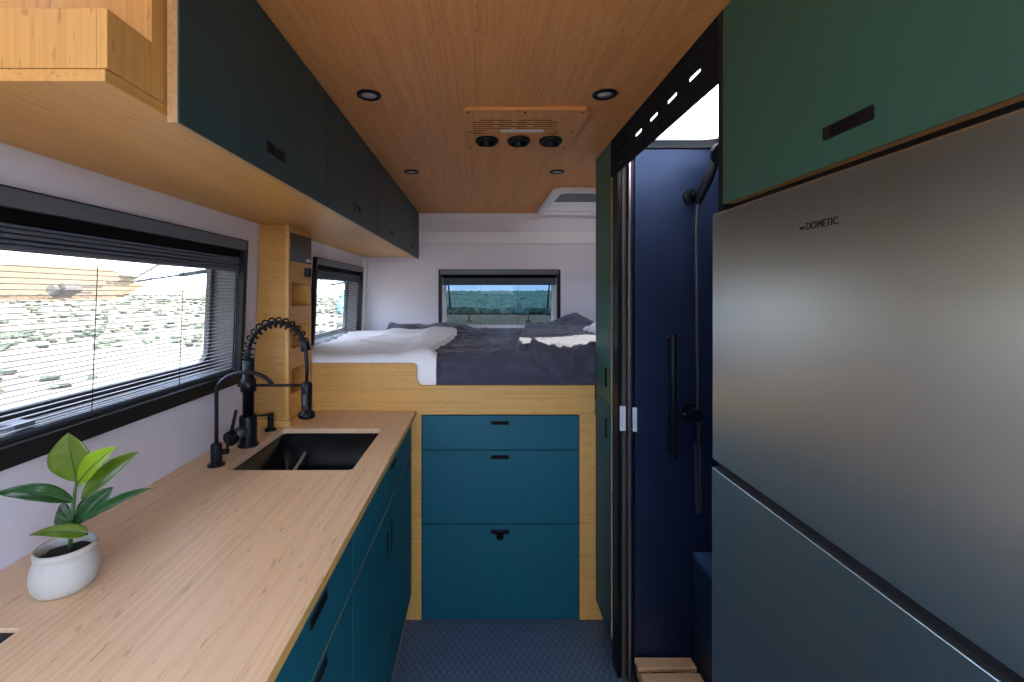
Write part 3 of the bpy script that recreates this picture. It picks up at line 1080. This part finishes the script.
t = thing('shower_door', 'folded sliding shower door standing at the far jamb', 'shower door', (.56, 1.70, 0))
mk('door_frame', B((.509, 1.676, .003), (.524, 1.742, 1.93), (.5242, 1.69, .003), (.547, 1.742, 1.93)), METBLK, t, bevel=.001)
mk('jamb_strip', B((.5265, 1.676, .003), (.5395, 1.6895, 1.93)), simple('olive_rubber_seal', (.06, .058, .035), .5), t)
mk('glass_edge', B((.5445, 1.655, .003), (.5532, 1.7, 1.95)), simple('polished_door_edge', (.34, .29, .33), .25, metal=.8), t, bevel=.001, label='bright polished edge of the door')
mk('door_panel', B((.5534, 1.651, .003), (.562, 1.70, 1.95)), METBLK, t)
PULL = simple('satin_aluminium', (.62, .66, .70), .5, metal=.2, var=.05)
MD = frame_of((0, 1.6758, 0), (1, 0, 0), (0, 0, 1), (0, -1, 0))
mk('door_pull', plate([rrect(.517, .925, .5375, 1.016, .002)], .0002, .006, MD), PULL, t, bevel=.001, label='silver pull plate')
mk('door_pull', plate([rrect(.556, .929, .571, 1.017, .002)], .0249, .031, MD), PULL, t, bevel=.001, label='silver pull plate')

# slotted black fascia that carries the sliding door
FASC = simple('matt_navy_black_sheet', (.007, .009, .016), .75, var=.2, spec=.15)
slots = []
for k in range(6):
    ya = 1.611 - .1275 * k
    if ya > .97:
        slots.append(rrect(ya, 1.981, ya + .060, 1.991, .004, 3))
    yb = 1.536 - .1262 * k
    if yb > .95:
        slots.append(rrect(yb, 1.944, yb + .060, 1.956, .004, 3))
    yc = 1.596 - .1262 * k
    if 1.18 < yc:
        slots.append(rrect(yc, 1.903, yc + .058, 1.914, .004, 3))
t = thing('door_rail_fascia', 'black slotted metal fascia under the ceiling above the shower doorway', 'rail', (XR, 1.34, 1.88))
mk('fascia', plate([rrect(.956, 1.884, 1.7445, HC - .001)] + slots, 0, .003, frame_of((XR, 0, 0), (0, 1, 0), (0, 0, 1), (1, 0, 0))), FASC, t)
mk('door_track', B((XR + .0045, .968, 1.968), (XR + .012, 1.672, HC - .001)), BLACK, t)
mk('track_runner', B((XR + .0045, .968, 1.8897), (XR + .010, 1.672, 1.928)), BLACK, t)
mk('lower_lip', B((XR + .0032, .968, 1.884), (XR + .0072, 1.672, 1.8895)), METBLK, t)

# hand shower with its hose, holder and mixer
YS = 1.600
t = thing('hand_shower', 'black hand shower in its wall holder with a hanging hose', 'shower head', (.76, YS, 1.78))
hc = P(694, 196, 1.64)
g = bmesh.new()
cyl(g, (hc.x - .01, 1.651, hc.z), (hc.x - .01, 1.640, hc.z), .028, n=26)
cyl(g, (hc.x - .004, 1.640, hc.z), (hc.x + .010, 1.606, hc.z), .013, n=16)
mk('wall_holder', g, METBLK, t, bevel=.001)
a, b = P(697.5, 203, YS), P(716, 160, YS - .05)
g = bmesh.new()
tube(g, [a + (b - a) * k / 10 for k in range(11)], lambda s: .011 + .006 * math.sin(PI * min(1, s * 1.1)) + .003 * s, 16)
mk('handle', g, METBLK, t)
g = bmesh.new()
c = P(718, 152, YS - .07)
dr = Vector((.35, -.85, -.45)).normalized()
cyl(g, c - dr * .016, c + dr * .004, .022, .036, n=26)
cyl(g, c + dr * .004, c + dr * .014, .037, .036, n=26)
mk('spray_face', g, METBLK, t, bevel=.002)
hs = [P(697.5, 203, YS), P(696, 230, YS), P(697, 300, YS + .01), P(698, 400, YS + .02), P(700, 470, YS + .02), P(700.5, 500, YS + .02), P(699, 513, YS + .02),
      P(697.3, 505, YS + .02), P(696.5, 470, YS + .02), P(696, 440, YS + .02)]
pts = []
for i in range(len(hs) - 1):
    p0, p1, p2, p3 = hs[max(0, i - 1)], hs[i], hs[i + 1], hs[min(len(hs) - 1, i + 2)]
    for s in range(8):
        q = s / 8
        pts.append(.5 * ((2 * p1) + (p2 - p0) * q + (2 * p0 - 5 * p1 + 4 * p2 - p3) * q * q + (3 * p1 - p0 - 3 * p2 + p3) * q ** 3))
g = bmesh.new()
tube(g, pts, .0065, 10)
mk('hose', g, simple('black_ribbed_hose', (.03, .034, .045), .35, var=.3), t)
t = thing('shower_mixer', 'black mixer tap on the dark shower wall under the hand shower', 'tap', tuple(P(688, 412, 1.645)))
g = bmesh.new()
c = P(690, 412, 1.651)
cyl(g, c, c + Vector((0, -.012, 0)), .034, n=26)
cyl(g, c + Vector((0, -.012, 0)), c + Vector((0, -.06, 0)), .022, n=22)
mk('mixer_body', g, METBLK, t, bevel=.001)
g = bmesh.new()
c2 = c + Vector((0, -.05, 0))
cyl(g, c2 + Vector((-.02, 0, .0)), c2 + Vector((-.060, -.012, .004)), .010, .013, n=16)
mk('mixer_lever', g, METBLK, t)
g = bmesh.new()
cyl(g, c + Vector((.025, -.025, -.025)), c + Vector((.025, -.032, -.11)), .009, n=14)
mk('hose_outlet', g, METBLK, t)
t = thing('grab_bar', 'black upright grab bar on the shower wall left of the hose', 'grab bar', tuple(P(673, 460, 1.64)))
a, b = P(673.5, 334, 1.61), P(673.5, 458, 1.61)
g = bmesh.new()
cyl(g, a, b, .011, n=16)
mk('bar', g, METBLK, t, bevel=.002)
for z in (a.z - .02, b.z + .02):
    g = bmesh.new()
    cyl(g, (a.x, 1.61, z), (a.x, 1.6515, z), .009, n=14)
    mk('bar_mount', g, METBLK, t)

t = thing('toilet_box', 'navy box toilet with closed lid in the shower corner', 'toilet', (.89, 1.40, .05))
mk('toilet_body', B((.776, 1.20, .0505), (1.0, 1.645, .463)), NAVY, t, bevel=.006)
mk('toilet_lid', B((.773, 1.195, .470), (1.002, 1.647, .490)), simple('blue_lid_plastic', (.03, .075, .19), .4, var=.05), t, bevel=.005)

# ------------------------------------------------------------------ fridge and the cabinet above it
YN, YFR = .335, .935
XFR = .480
t = thing('fridge', 'large brushed steel fridge freezer with two doors on the right', 'fridge', (.75, .63, .10))
mk('fridge_body', B((XFR + .052, YN + .004, .13), (.98, YFR - .004, 1.592)), GREYP, t)
d = mk('upper_door', B((XFR, YN, 1.0905), (XFR + .050, YFR, 1.598)), STEEL, t, bevel=.004)
mk('lower_door', B((XFR, YN, .16), (XFR + .050, YFR, 1.0735)), STEEL, t, bevel=.001)
mk('grip_strip', B((XFR + .012, YN + .002, 1.0737), (XFR + .049, YFR - .002, 1.0902)), BLACK, t)
mk('fridge_plinth', B((XFR + .05, YN + .004, .001), (.98, YFR - .004, .129)), BLACK, t)
# maker's lettering on the upper door
cu = bpy.data.curves.new('lettering', 'FONT')
cu.body = 'DOMETIC'
cu.size = .0165
cu.extrude = .0004
cu.space_character = 1.02
tmp = bpy.data.objects.new('lettering_tmp', cu)
COL.objects.link(tmp)
dg = bpy.context.evaluated_depsgraph_get()
me = bpy.data.meshes.new_from_object(tmp.evaluated_get(dg))
bpy.data.objects.remove(tmp)
lb = bmesh.new()
lb.from_mesh(me)
bpy.data.meshes.remove(me)
wd = max(v.co.x for v in lb.verts)
# the little wave mark before the letters
for ox in (-.0125, -.0060):
    t2 = bmesh.new()
    tube(t2, [(ox - .0026 + .0052 * k / 8, .0022 + .0040 * math.sin(PI * k / 8), 0) for k in range(9)], .0009, 6)
    merge(lb, t2)
sx = .0595 / wd
Mt = frame_of((XFR - .0004, .6640, 1.5265), (0, -1, 0), (0, 0, 1), (-1, 0, 0)) @ Matrix.Diagonal((sx, .92, 1, 1))
bmesh.ops.transform(lb, matrix=Mt, verts=lb.verts)
mk('logo', lb, BLACK, d, label='small dark lettering')

t = thing('fridge_top_cabinet', 'overhead cabinet with a green door above the steel fridge', 'cabinet', (.75, .63, 1.6015))
mk('carcass', B((XR + .019, YN - .03, 1.6205), (.92, .9365, HC - .002)), BZ, t)
mk('bottom_board', B((XR + .026, YN - .03, 1.6015), (.92, .9365, 1.6135)), BY, t)
mk('gap_shadow_strip', B((XR + .022, YN - .03, 1.6137), (XR + .06, .9365, 1.6200)), BLACK, t)  # black strip stands in for the shadow below the door
d = mk('door', B((XR, YN - .03, 1.6188), (XR + .003, .9365, HC - .003)), GREEN_LIT, t)
mk('door_core', B((XR + .0031, YN - .03, 1.6202), (XR + .0185, .9365, HC - .003)), EDGE, d)
M = frame_of((XR, 0, 0), (0, 1, 0), (0, 0, 1), (-1, 0, 0))
la = mk('latch', plate([rrect(.576, 1.6565, .661, 1.6755, .002), rrect(.590, 1.659, .647, 1.673, .002)], .0001, .0022, M), BLACK, d)
g = plate([rrect(.590, 1.659, .647, 1.673, .002)], .0001, .0008, M)
cyl(g, (XR - .0008, .637, 1.666), (XR - .004, .637, 1.666), .004, n=12)
mk('latch_button', g, METBLK, la)
t = thing('side_cabinet', 'narrow tall green cabinet beside the fridge at the near end', 'cabinet', (.72, .04, 0))
mk('carcass', B((XR + .019, -.20, .06), (.92, YN - .034, HC - .002)), BZ, t)
d = mk('door', B((XR, -.20, .095), (XR + .018, YN - .035, HC - .003)), GREEN, t, bevel=.0008)
pull(d, XR, -1, YN - .09, YN - .07, .95, 1.04)
mk('toe_kick', B((XR + .07, -.19, .001), (.92, YN - .036, .0595)), BLACK, t)

# ------------------------------------------------------------------ ceiling: air unit and downlights
ZP = HC - .013
t = thing('air_conditioner_panel', 'bamboo ceiling panel of the air conditioner with three black vents', 'air vent', (.145, 1.62, HC))
sl_ = [rrect(.066, 1.589, .232, 1.618, .003)]
rows = [(1.505, [(-.004, .105), (.125, .24)]), (1.523, [(-.028, .045), (.062, .165), (.182, .262)]), (1.541, [(-.028, .105), (.124, .262)]),
        (1.559, [(-.028, .044), (.062, .160), (.180, .262)]), (1.577, [(-.028, .104), (.126, .262)]), (1.597, [(-.028, .020), (.250, .275)]), (1.613, [(-.028, .006), (.262, .282)]),
        (1.629, [(-.028, .022), (.242, .278)])]
for yv, ss in rows:
    for a_, b_ in ss:
        sl_.append(rrect(a_ + (.0), yv - .0040, b_, yv + .0040, .002, 2))
vc = [(.022, 1.690), (.142, 1.690), (.262, 1.690)]


def ring(cx, cy, r, n=32):
    return [(cx + r * math.cos(2 * PI * i / n), cy + r * math.sin(2 * PI * i / n)) for i in range(n)]


mk('panel_board', plate([rrect(-.057, 1.42, .348, 1.80, .022, 6)] + sl_ + [ring(x_, y_, .037) for x_, y_ in vc], ZP, HC - .0012), BCEIL, t, bevel=.001)
vd = bmesh.new()
for lp in sl_[1:]:
    plate([[(px, py) for px, py in lp]], ZP + .0010, HC - .0014, None, vd)
mk('slot_shade_fill', vd, VOID, t, label='dark fill for the shade in the slots')  # black fill paints the shade that deep slots would hold
mk('panel_backing', B((-.045, 1.44, HC - .0011), (.33, 1.79, HC - .0003)), simple('dark_brown_void', (.02, .011, .006), .9), t)
mk('display_bar', B((.070, 1.5905, ZP + .001), (.222, 1.6165, ZP + .0085)), simple('display_glare_white', (.85, .84, .80), .2), t, label='display bar coloured white like a window reflection')  # white colour stands in for a bright window mirrored in the display
for x_, y_ in vc:
    g = bmesh.new()
    lathe(g, [(.030, .004), (.041, .004), (.043, 0), (.043, -.006), (.039, -.012), (.032, -.013), (.030, -.008), (.030, .004)], (x_, y_, ZP - .004), 36)
    v = mk('air_nozzle', g, BLACK, t, label='black round air nozzle')
    g = bmesh.new()
    tl = Vector((0, .42, -.9)).normalized()
    u_, v_, w_ = basis(tl)
    c = Vector((x_, y_, ZP - .006))
    for rr_ in (.028, .021, .014):
        tube(g, [c + (u_ * math.cos(2 * PI * k / 28) + v_ * math.sin(2 * PI * k / 28)) * rr_ + tl * .016 for k in range(29)], .0024, 6)
    cyl(g, c - tl * .004, c + tl * .017, .0295, .0285, n=30, caps=False)
    cyl(g, c - tl * .006, c - tl * .004, .0294, n=30)
    mk('nozzle_louvre', g, METBLK, v)
for x_, y_ in ((-.040, 1.44), (.142, 1.44), (.326, 1.44), (-.040, 1.61), (.326, 1.61), (-.040, 1.782), (.142, 1.782), (.326, 1.782)):
    g = bmesh.new()
    lathe(g, [(.001, -.002), (.0035, -.0015), (.0045, 0)], (x_, y_, ZP - .0002), 12)
    mk('panel_screw', g, BLACK, t)

dl = thing('downlight', 'round black-rimmed downlight left of the air panel near the first overhead door', 'downlight', (-.333, 1.34, HC), group='round recessed ceiling downlights')
g = bmesh.new()
lathe(g, [(.0215, -.0008), (.0225, -.005), (.0335, -.0055), (.036, -.003), (.0362, -.0003)], (-.333, 1.34, HC), 36)
mk('lamp_rim', g, METBLK, dl)
g = bmesh.new()
lathe(g, [(.0005, -.0035), (.0222, -.0030), (.0222, -.0006)], (-.333, 1.34, HC), 32)
mk('lamp_lens', g, FROST, dl, label='frosted grey lens')
dup(dl, (.700, -.005, 0), 'round black-rimmed downlight right of the air panel beside the shower fascia')
dup(dl, (-.003, .838, 0), 'small far downlight on the ceiling beside the last overhead cabinets')
dup(dl, (.702, .838, 0), 'small far downlight on the ceiling in front of the white roof hatch')

# ------------------------------------------------------------------ taps on the worktop
FX, FY = -.785, 1.520
t = thing('kitchen_faucet', 'tall black spring neck faucet behind the sink', 'faucet', (FX, FY, ZC))
g = bmesh.new()
lathe(g, [(.033, 0), (.033, .006), (.030, .009), (.0275, .011), (.0275, .098), (.0255, .102)], (FX, FY, ZC + .0003), 32)
mk('faucet_base', g, METBLK, t)
g = bmesh.new()
lathe(g, [(.018, .100), (.018, .182), (.0245, .184), (.0245, .224), (.0185, .227), (.0185, .285), (.0175, .290)], (FX, FY, ZC), 30)
mk('faucet_column', g, METBLK, t)
# neck: up, over and down, towards the bowl
up = ZC + .288
span = .196
R_ = span / 2
neck = [Vector((FX, FY, up + .02 * k / 3)) for k in range(3)]
for k in range(25):
    a = PI * k / 24 * .90
    neck.append(Vector((FX + R_ - R_ * math.cos(a), FY, up + .02 + 1.10 * R_ * math.sin(a))))
g = bmesh.new()
tube(g, neck, .0075, 12)
down = [neck[-1], neck[-1] + Vector((.004, 0, -.03)), Vector((FX + .198, FY, ZC + .26)), Vector((FX + .197, FY, ZC + .215))]
tube(g, down, .006, 12)
mk('neck_hose', g, METBLK, t)
sp = []
turns = 14
ntot = turns * 18
for i in range(ntot + 1):
    s = i / ntot * (len(neck) - 1) * .96
    k = min(int(s), len(neck) - 2)
    c = neck[k].lerp(neck[k + 1], s - k)
    tn = (neck[k + 1] - neck[k]).normalized()
    bn = Vector((0, 1, 0))
    nn = tn.cross(bn)
    a = 2 * PI * turns * i / ntot
    sp.append(c + (nn * math.cos(a) + bn * math.sin(a)) * .0165)
g = bmesh.new()
tube(g, sp, .0030, 8)
mk('neck_spring', g, METBLK, t)
e = neck[-1]
g = bmesh.new()
cyl(g, e + Vector((-.003, 0, .012)), e + Vector((.003, 0, -.022)), .016, n=20)
mk('spring_clip', g, METBLK, t, bevel=.002)
g = bmesh.new()
cyl(g, (FX + .02, FY, ZC + .203), (FX + .185, FY, ZC + .203), .0045, n=14)
cyl(g, (FX - .02, FY, ZC + .203), (FX - .034, FY, ZC + .203), .006, n=12)
mk('holder_arm', g, METBLK, t)
hx = FX + .197
g = bmesh.new()
lathe(g, [(.012, .215), (.017, .212), (.0185, .195), (.0175, .150), (.0165, .118), (.027, .112), (.028, .104), (.028, .098), (.024, .094), (.001, .094)], (hx, FY, ZC), 30)
sh = mk('spray_head', g, METBLK, t)
g = B((hx - .006, FY - .0215, ZC + .14), (hx + .006, FY - .016, ZC + .175))
mk('spray_button', g, GREYP, sh, bevel=.002)
hd = Vector((-.30, -.92, -.22)).normalized()
c = Vector((FX, FY, ZC + .062))
g = bmesh.new()
cyl(g, c + hd * .02, c + hd * .062, .019, n=26)
hm = mk('handle_barrel', g, GRIP, t, label='ribbed dark grey handle barrel')
g = bmesh.new()
cyl(g, c + hd * .062, c + hd * .082, .0245, .0235, n=28)
cyl(g, c + hd * .070 + Vector((0, 0, .02)), c + hd * .066 + Vector((.012, 0, .088)), .0055, n=14)
mk('handle_lever', g, METBLK, hm, bevel=.002)

GX, GY = -.789, 1.343
t = thing('filtered_water_tap', 'slim black gooseneck water tap left of the spring faucet', 'tap', (GX, GY, ZC))
g = bmesh.new()
lathe(g, [(.024, 0), (.024, .005), (.0155, .008), (.0155, .062), (.0125, .066)], (GX, GY, ZC + .0003), 26)
mk('tap_body', g, METBLK, t)
gp = [Vector((GX, GY, ZC + .06 + .155 * k / 4)) for k in range(5)]
Rg = .0875
for k in range(1, 25):
    a = PI * k / 24 * .86
    gp.append(Vector((GX + Rg - Rg * math.cos(a), GY, ZC + .215 + .72 * Rg * math.sin(a))))
gp[-1] = gp[-2] + (gp[-2] - gp[-3])
g = bmesh.new()
tube(g, gp, .0058, 14)
mk('tap_spout', g, METBLK, t)
g = bmesh.new()
c = Vector((GX + .012, GY, ZC + .040))
cyl(g, c, c + Vector((.022, .004, .002)), .0085, n=16)
cyl(g, c + Vector((.018, .003, .0)), c + Vector((.022, .003, .052)), .0036, n=10)
mk('tap_lever', g, METBLK, t)

SX, SY = -.790, 1.690
t = thing('soap_dispenser', 'small black soap dispenser beside the foot of the bamboo pillar', 'soap dispenser', (SX, SY, ZC))
g = bmesh.new()
lathe(g, [(.021, 0), (.021, .004), (.017, .008), (.0105, .010), (.0105, .052), (.0115, .053), (.0115, .063), (.009, .065)], (SX, SY, ZC + .0003), 24)
mk('dispenser_body', g, METBLK, t)
g = bmesh.new()
tube(g, [(SX, SY, ZC + .058), (SX - .03, SY - .01, ZC + .058), (SX - .062, SY - .02, ZC + .057), (SX - .066, SY - .022, ZC + .050)], .0036, 10)
mk('dispenser_spout', g, METBLK, t)

# ------------------------------------------------------------------ potted rubber plant
PX, PY = -.728, .785
t = thing('potted_plant', 'young rubber plant in a small white clay pot on the worktop', 'plant', (PX, PY, ZC))
g = bmesh.new()
lathe(g, [(.001, 0), (.040, 0), (.047, .003), (.0545, .014), (.0575, .028), (.0565, .042), (.0515, .056), (.0485, .062), (.0515, .066), (.0525, .072), (.0495, .077), (.046, .075), (.0445, .068), (.0445, .055), (.001, .055)], (PX, PY, ZC + .0003), 44)
for v in g.verts:
    v.co.x = PX + .004 + (v.co.x - PX) * .84
    v.co.y = PY + (v.co.y - PY) * .84
    v.co.z = ZC + (v.co.z - ZC) * .97
mk('plant_pot', g, CERAM, t)
g = bmesh.new()
lathe(g, [(.001, .066), (.012, .067), (.026, .064), (.0425, .060)], (PX, PY, ZC), 30)
for v in g.verts:
    v.co.x = PX + .004 + (v.co.x - PX) * .84
    v.co.y = PY + (v.co.y - PY) * .84
    v.co.z += .004 * noise.noise(v.co * 90)
mk('potting_soil', g, SOIL, t)


def leaf(name_mat, base, tip, width, facing, bend=.0, fold=.25, curl=0.0, peak=.45):
    base, tip, facing = Vector(base), Vector(tip), Vector(facing).normalized()
    ax = tip - base
    ln = ax.length
    w = ax.normalized()
    side = w.cross(facing).normalized()
    nrm = side.cross(w).normalized()
    bm = bmesh.new()
    n_, m_ = 18, 8
    g = []
    for i in range(n_ + 1):
        s = i / n_
        pr_ = math.sin(PI * s ** (math.log(.5) / math.log(peak))) ** .8 if 0 < s < 1 else 0
        wd_ = max(.0008, width / 2 * pr_ * (1 - .15 * s))
        c = base + w * (ln * s) + nrm * (bend * ln * 4 * s * (1 - s) - curl * ln * s * s)
        row = []
        for j in range(m_ + 1):
            q = j / m_ * 2 - 1
            row.append(bm.verts.new(c + side * (wd_ * q) + nrm * (abs(q) * wd_ * fold - .0012 * (1 - abs(q)) ** 4 + .02 * wd_ * math.sin(s * 22) * abs(q))))
        g.append(row)
    for i in range(n_):
        for j in range(m_):
            f = bm.faces.new((g[i][j], g[i + 1][j], g[i + 1][j + 1], g[i][j + 1]))
            f.smooth = True
    lf = mk('leaf', bm, name_mat, t, solid=.0007)
    rb = bmesh.new()
    tube(rb, [base + w * (ln * s) + nrm * (bend * ln * 4 * s * (1 - s) - curl * ln * s * s - .0002) for s in [k / 12 for k in range(12)]], lambda s: .0013 * (1 - .8 * s), 6)
    mk('leaf_vein', rb, STEM, lf)
    return lf


YL = PY
st = [P(70, 551, YL), P(71, 535, YL), P(73, 510, YL), P(75, 492, YL), P(77, 479, YL)]
g = bmesh.new()
tube(g, st, lambda s: .0034 - .0013 * s, 10)
tube(g, [P(73.5, 521, YL), P(65, 519, YL - .006), P(57, 514, YL - .01)], lambda s: .0024 - .001 * s, 8)
mk('plant_stem', g, STEM, t)
leaf(LEAFM, P(77, 482, YL), P(68, 433, YL - .012), .070, (.25, -1, -.02), .03, .16, peak=.50)
leaf(LEAFY, P(78, 483, YL - .008), P(116, 447, YL - .028), .046, (-.30, -1, .35), .05, .30)
leaf(LEAFM, P(81, 499, YL), P(138, 452, YL + .02), .044, (-.45, -1, .35), .05, .35, peak=.5)
leaf(LEAFD, P(74, 502, YL), P(-6, 491, YL - .03), .036, (.05, -.55, 1), .10, .22, .06)
leaf(LEAFD, P(80, 523, YL), P(151, 488, YL + .03), .030, (-.10, -.6, 1), .05, .35)
leaf(LEAFD, P(74, 528, YL), P(113, 487, YL + .05), .058, (-.35, -1, .35), .05, .2, peak=.55)
leaf(LEAFD, P(76, 530, YL), P(60, 505, YL + .055), .038, (.1, -1, .3), .05, .2, peak=.55)
leaf(LEAFM, P(88, 534, YL - .01), P(29, 534, YL - .03), .026, (.0, -.75, 1), .12, .25, .05, peak=.3)

# ------------------------------------------------------------------ the land outside
GZ = -1.0


def ground_z(x, y):
    r_ = math.hypot(x, y)
    az = math.degrees(math.atan2(-x, y))           # to the left is positive
    lf_ = sm(14, 40, az)
    h_ = (sm(45, 330, r_) * (2.45 + 3.6 * lf_)) + .35 * sm(25, 60, r_) * noise.noise(Vector((x * .02, y * .02, 1.7)))
    h_ += 15 * sm(150, 420, r_) * sm(36, 40, az)
    return GZ + h_


bm = bmesh.new()
rad = [0, 3, 6, 10, 15, 22, 30, 40, 52, 66, 85, 110, 140, 180, 230, 290, 340, 420, 520, 700, 1200]
na = 240
rows = []
for r_ in rad:
    rows.append([bm.verts.new((r_ * math.sin(2 * PI * k / na), r_ * math.cos(2 * PI * k / na), ground_z(r_ * math.sin(2 * PI * k / na), r_ * math.cos(2 * PI * k / na)))) for k in range(na)])
for a, b in zip(rows, rows[1:]):
    for k in range(na):
        f = bm.faces.new((a[k], a[(k + 1) % na], b[(k + 1) % na], b[k]))
        f.smooth = True
bmesh.ops.remove_doubles(bm, verts=bm.verts, dist=1e-5)


def ground_mat():
    m, nt, out = new_mat('dry_steppe_soil')
    b = N(nt, 'ShaderNodeBsdfPrincipled')
    b.inputs['Roughness'].default_value = 1.0
    b.inputs['Specular IOR Level'].default_value = 0
    tc = N(nt, 'ShaderNodeTexCoord')
    n1 = N(nt, 'ShaderNodeTexNoise')
    n1.inputs['Scale'].default_value = .9
    n1.inputs['Detail'].default_value = 8
    L(nt, tc.outputs['Object'], n1.inputs['Vector'])
    rp = N(nt, 'ShaderNodeValToRGB')
    rp.color_ramp.elements[0].position = .40
    rp.color_ramp.elements[1].position = .62
    rp.color_ramp.elements[0].color = (.125, .108, .078, 1)
    rp.color_ramp.elements[1].color = (.19, .165, .13, 1)
    L(nt, n1.outputs['Fac'], rp.inputs['Fac'])
    L(nt, rp.outputs['Color'], b.inputs['Base Color'])
    L(nt, b.outputs['BSDF'], out.inputs['Surface'])
    return m


mk('ground', bm, ground_mat())['kind'] = 'structure'


def blobs(name, spots, mat, label, cat):
    ico = bmesh.new()
    bmesh.ops.create_icosphere(ico, subdivisions=1, radius=1)
    ico.verts.index_update()
    vs0 = [v.co.copy() for v in ico.verts]
    fs0 = [[v.index for v in f.verts] for f in ico.faces]
    ico.free()
    verts, faces = [], []
    for (x, y, r_, hh) in spots:
        z = ground_z(x, y)
        o = len(verts)
        for v in vs0:
            k = 1 + .35 * random.uniform(-1, 1)
            verts.append((x + v.x * r_ * k, y + v.y * r_ * k, z + hh * .42 + v.z * hh * .6 * k))
        faces += [[i + o for i in f] for f in fs0]
    me_ = bpy.data.meshes.new(name)
    me_.from_pydata(verts, [], faces)
    me_.materials.append(mat)
    o = bpy.data.objects.new(name, me_)
    COL.objects.link(o)
    MW[o.name] = Matrix.Identity(4)
    return tag(o, label, cat, kind='stuff')


sp_ = []
for i in range(5600):
    d_ = 7 + 150 * random.random() ** 1.35
    az = math.radians(random.uniform(9, 100))
    r_ = random.uniform(.08, .22) * (1 + d_ / 90)
    xx_, yy_ = -d_ * math.sin(az), d_ * math.cos(az)
    if noise.noise(Vector((xx_ * .22, yy_ * .22, 4.4))) + .5 * noise.noise(Vector((xx_ * .8, yy_ * .8, 1.4))) > random.uniform(-.25, .30):
        sp_.append((xx_, yy_, r_, r_ * .9))
blobs('sagebrush', sp_, simple('grey_green_sage', (.105, .110, .078), 1.0, var=.3, scale=1.5, spec=0), 'low grey green sagebrush scattered over the bright steppe outside the left windows', 'sagebrush')
sp_ = []
for i in range(5000):
    d_ = 56 + 290 * random.random() ** 1.5
    az = math.radians(random.uniform(-16, 17))
    r_ = random.uniform(.5, 1.3) * (.8 + d_ / 250)
    sp_.append((-d_ * math.sin(az), d_ * math.cos(az), r_, r_ * 1.0))
blobs('woodland', sp_, simple('blue_green_foliage', (.135, .225, .185), 1.0, var=.45, scale=.6, spec=0), 'wide belt of blue green bushes filling the view behind the rear window', 'bushes')

# ------------------------------------------------------------------ daylight
w = bpy.data.worlds.new('daylight')
SC.world = w
w.use_nodes = True
nt = w.node_tree
nt.nodes.clear()
out = nt.nodes.new('ShaderNodeOutputWorld')
bg = nt.nodes.new('ShaderNodeBackground')
tc = N(nt, 'ShaderNodeTexCoord')
sx_ = N(nt, 'ShaderNodeSeparateXYZ')
L(nt, tc.outputs['Generated'], sx_.inputs[0])
rp = N(nt, 'ShaderNodeValToRGB')
e = rp.color_ramp.elements
e[0].position, e[0].color = .0, (.44, .60, .84, 1)
e[1].position, e[1].color = 1.0, (.36, .47, .66, 1)
m_ = rp.color_ramp.elements.new(.12)
m_.color = (.36, .57, .90, 1)
m_ = rp.color_ramp.elements.new(.40)
m_.color = (.36, .50, .76, 1)
L(nt, sx_.outputs['Z'], rp.inputs['Fac'])
mp = N(nt, 'ShaderNodeMapping')
mp.inputs['Scale'].default_value = (2.2, 2.2, 9)
L(nt, tc.outputs['Generated'], mp.inputs['Vector'])
nz = N(nt, 'ShaderNodeTexNoise')
nz.inputs['Scale'].default_value = 1.7
nz.inputs['Detail'].default_value = 6
L(nt, mp.outputs[0], nz.inputs['Vector'])
mr = N(nt, 'ShaderNodeMapRange')
mr.inputs['From Min'].default_value = .50
mr.inputs['From Max'].default_value = .70
L(nt, nz.outputs['Fac'], mr.inputs['Value'])
mx = N(nt, 'ShaderNodeMix', data_type='RGBA')
L(nt, mr.outputs[0], mx.inputs['Factor'])
L(nt, rp.outputs['Color'], mx.inputs['A'])
mx.inputs['B'].default_value = (.95, .97, 1.0, 1)
L(nt, mx.outputs['Result'], bg.inputs['Color'])
bg.inputs['Strength'].default_value = 2.0
L(nt, bg.outputs[0], out.inputs['Surface'])

sun = bpy.data.lights.new('sun', 'SUN')
sun.energy = 3.4
sun.angle = .009
sun.color = (1.0, .93, .82)
so_ = bpy.data.objects.new('sun', sun)
COL.objects.link(so_)
to_sun = Vector((.27, .46, .86)).normalized()
so_.rotation_euler = to_sun.to_track_quat('Z', 'Y').to_euler()
so_.location = (5, 5, 12)

# ------------------------------------------------------------------ camera
cd = bpy.data.cameras.new('camera')
cam = bpy.data.objects.new('camera', cd)
COL.objects.link(cam)
cam.location = (0, 0, EYE)
cam.rotation_euler = (PI / 2, 0, 0)
cd.sensor_width = 36
cd.lens = FPX * 36 / 1024
cd.shift_x = (512 - VX) / 1024
cd.shift_y = -(341 - VY) / 1024
cd.clip_start = .02
cd.clip_end = 3000
SC.camera = cam

SC.view_settings.view_transform = 'Standard'
SC.view_settings.look = 'None'
SC.view_settings.gamma = 1
SC.view_settings.exposure = 2.6
SC.view_settings.use_curve_mapping = False
SC.cycles.max_bounces = 12
SC.cycles.diffuse_bounces = 6
SC.cycles.transparent_max_bounces = 24
SC.cycles.sample_clamp_indirect = 6
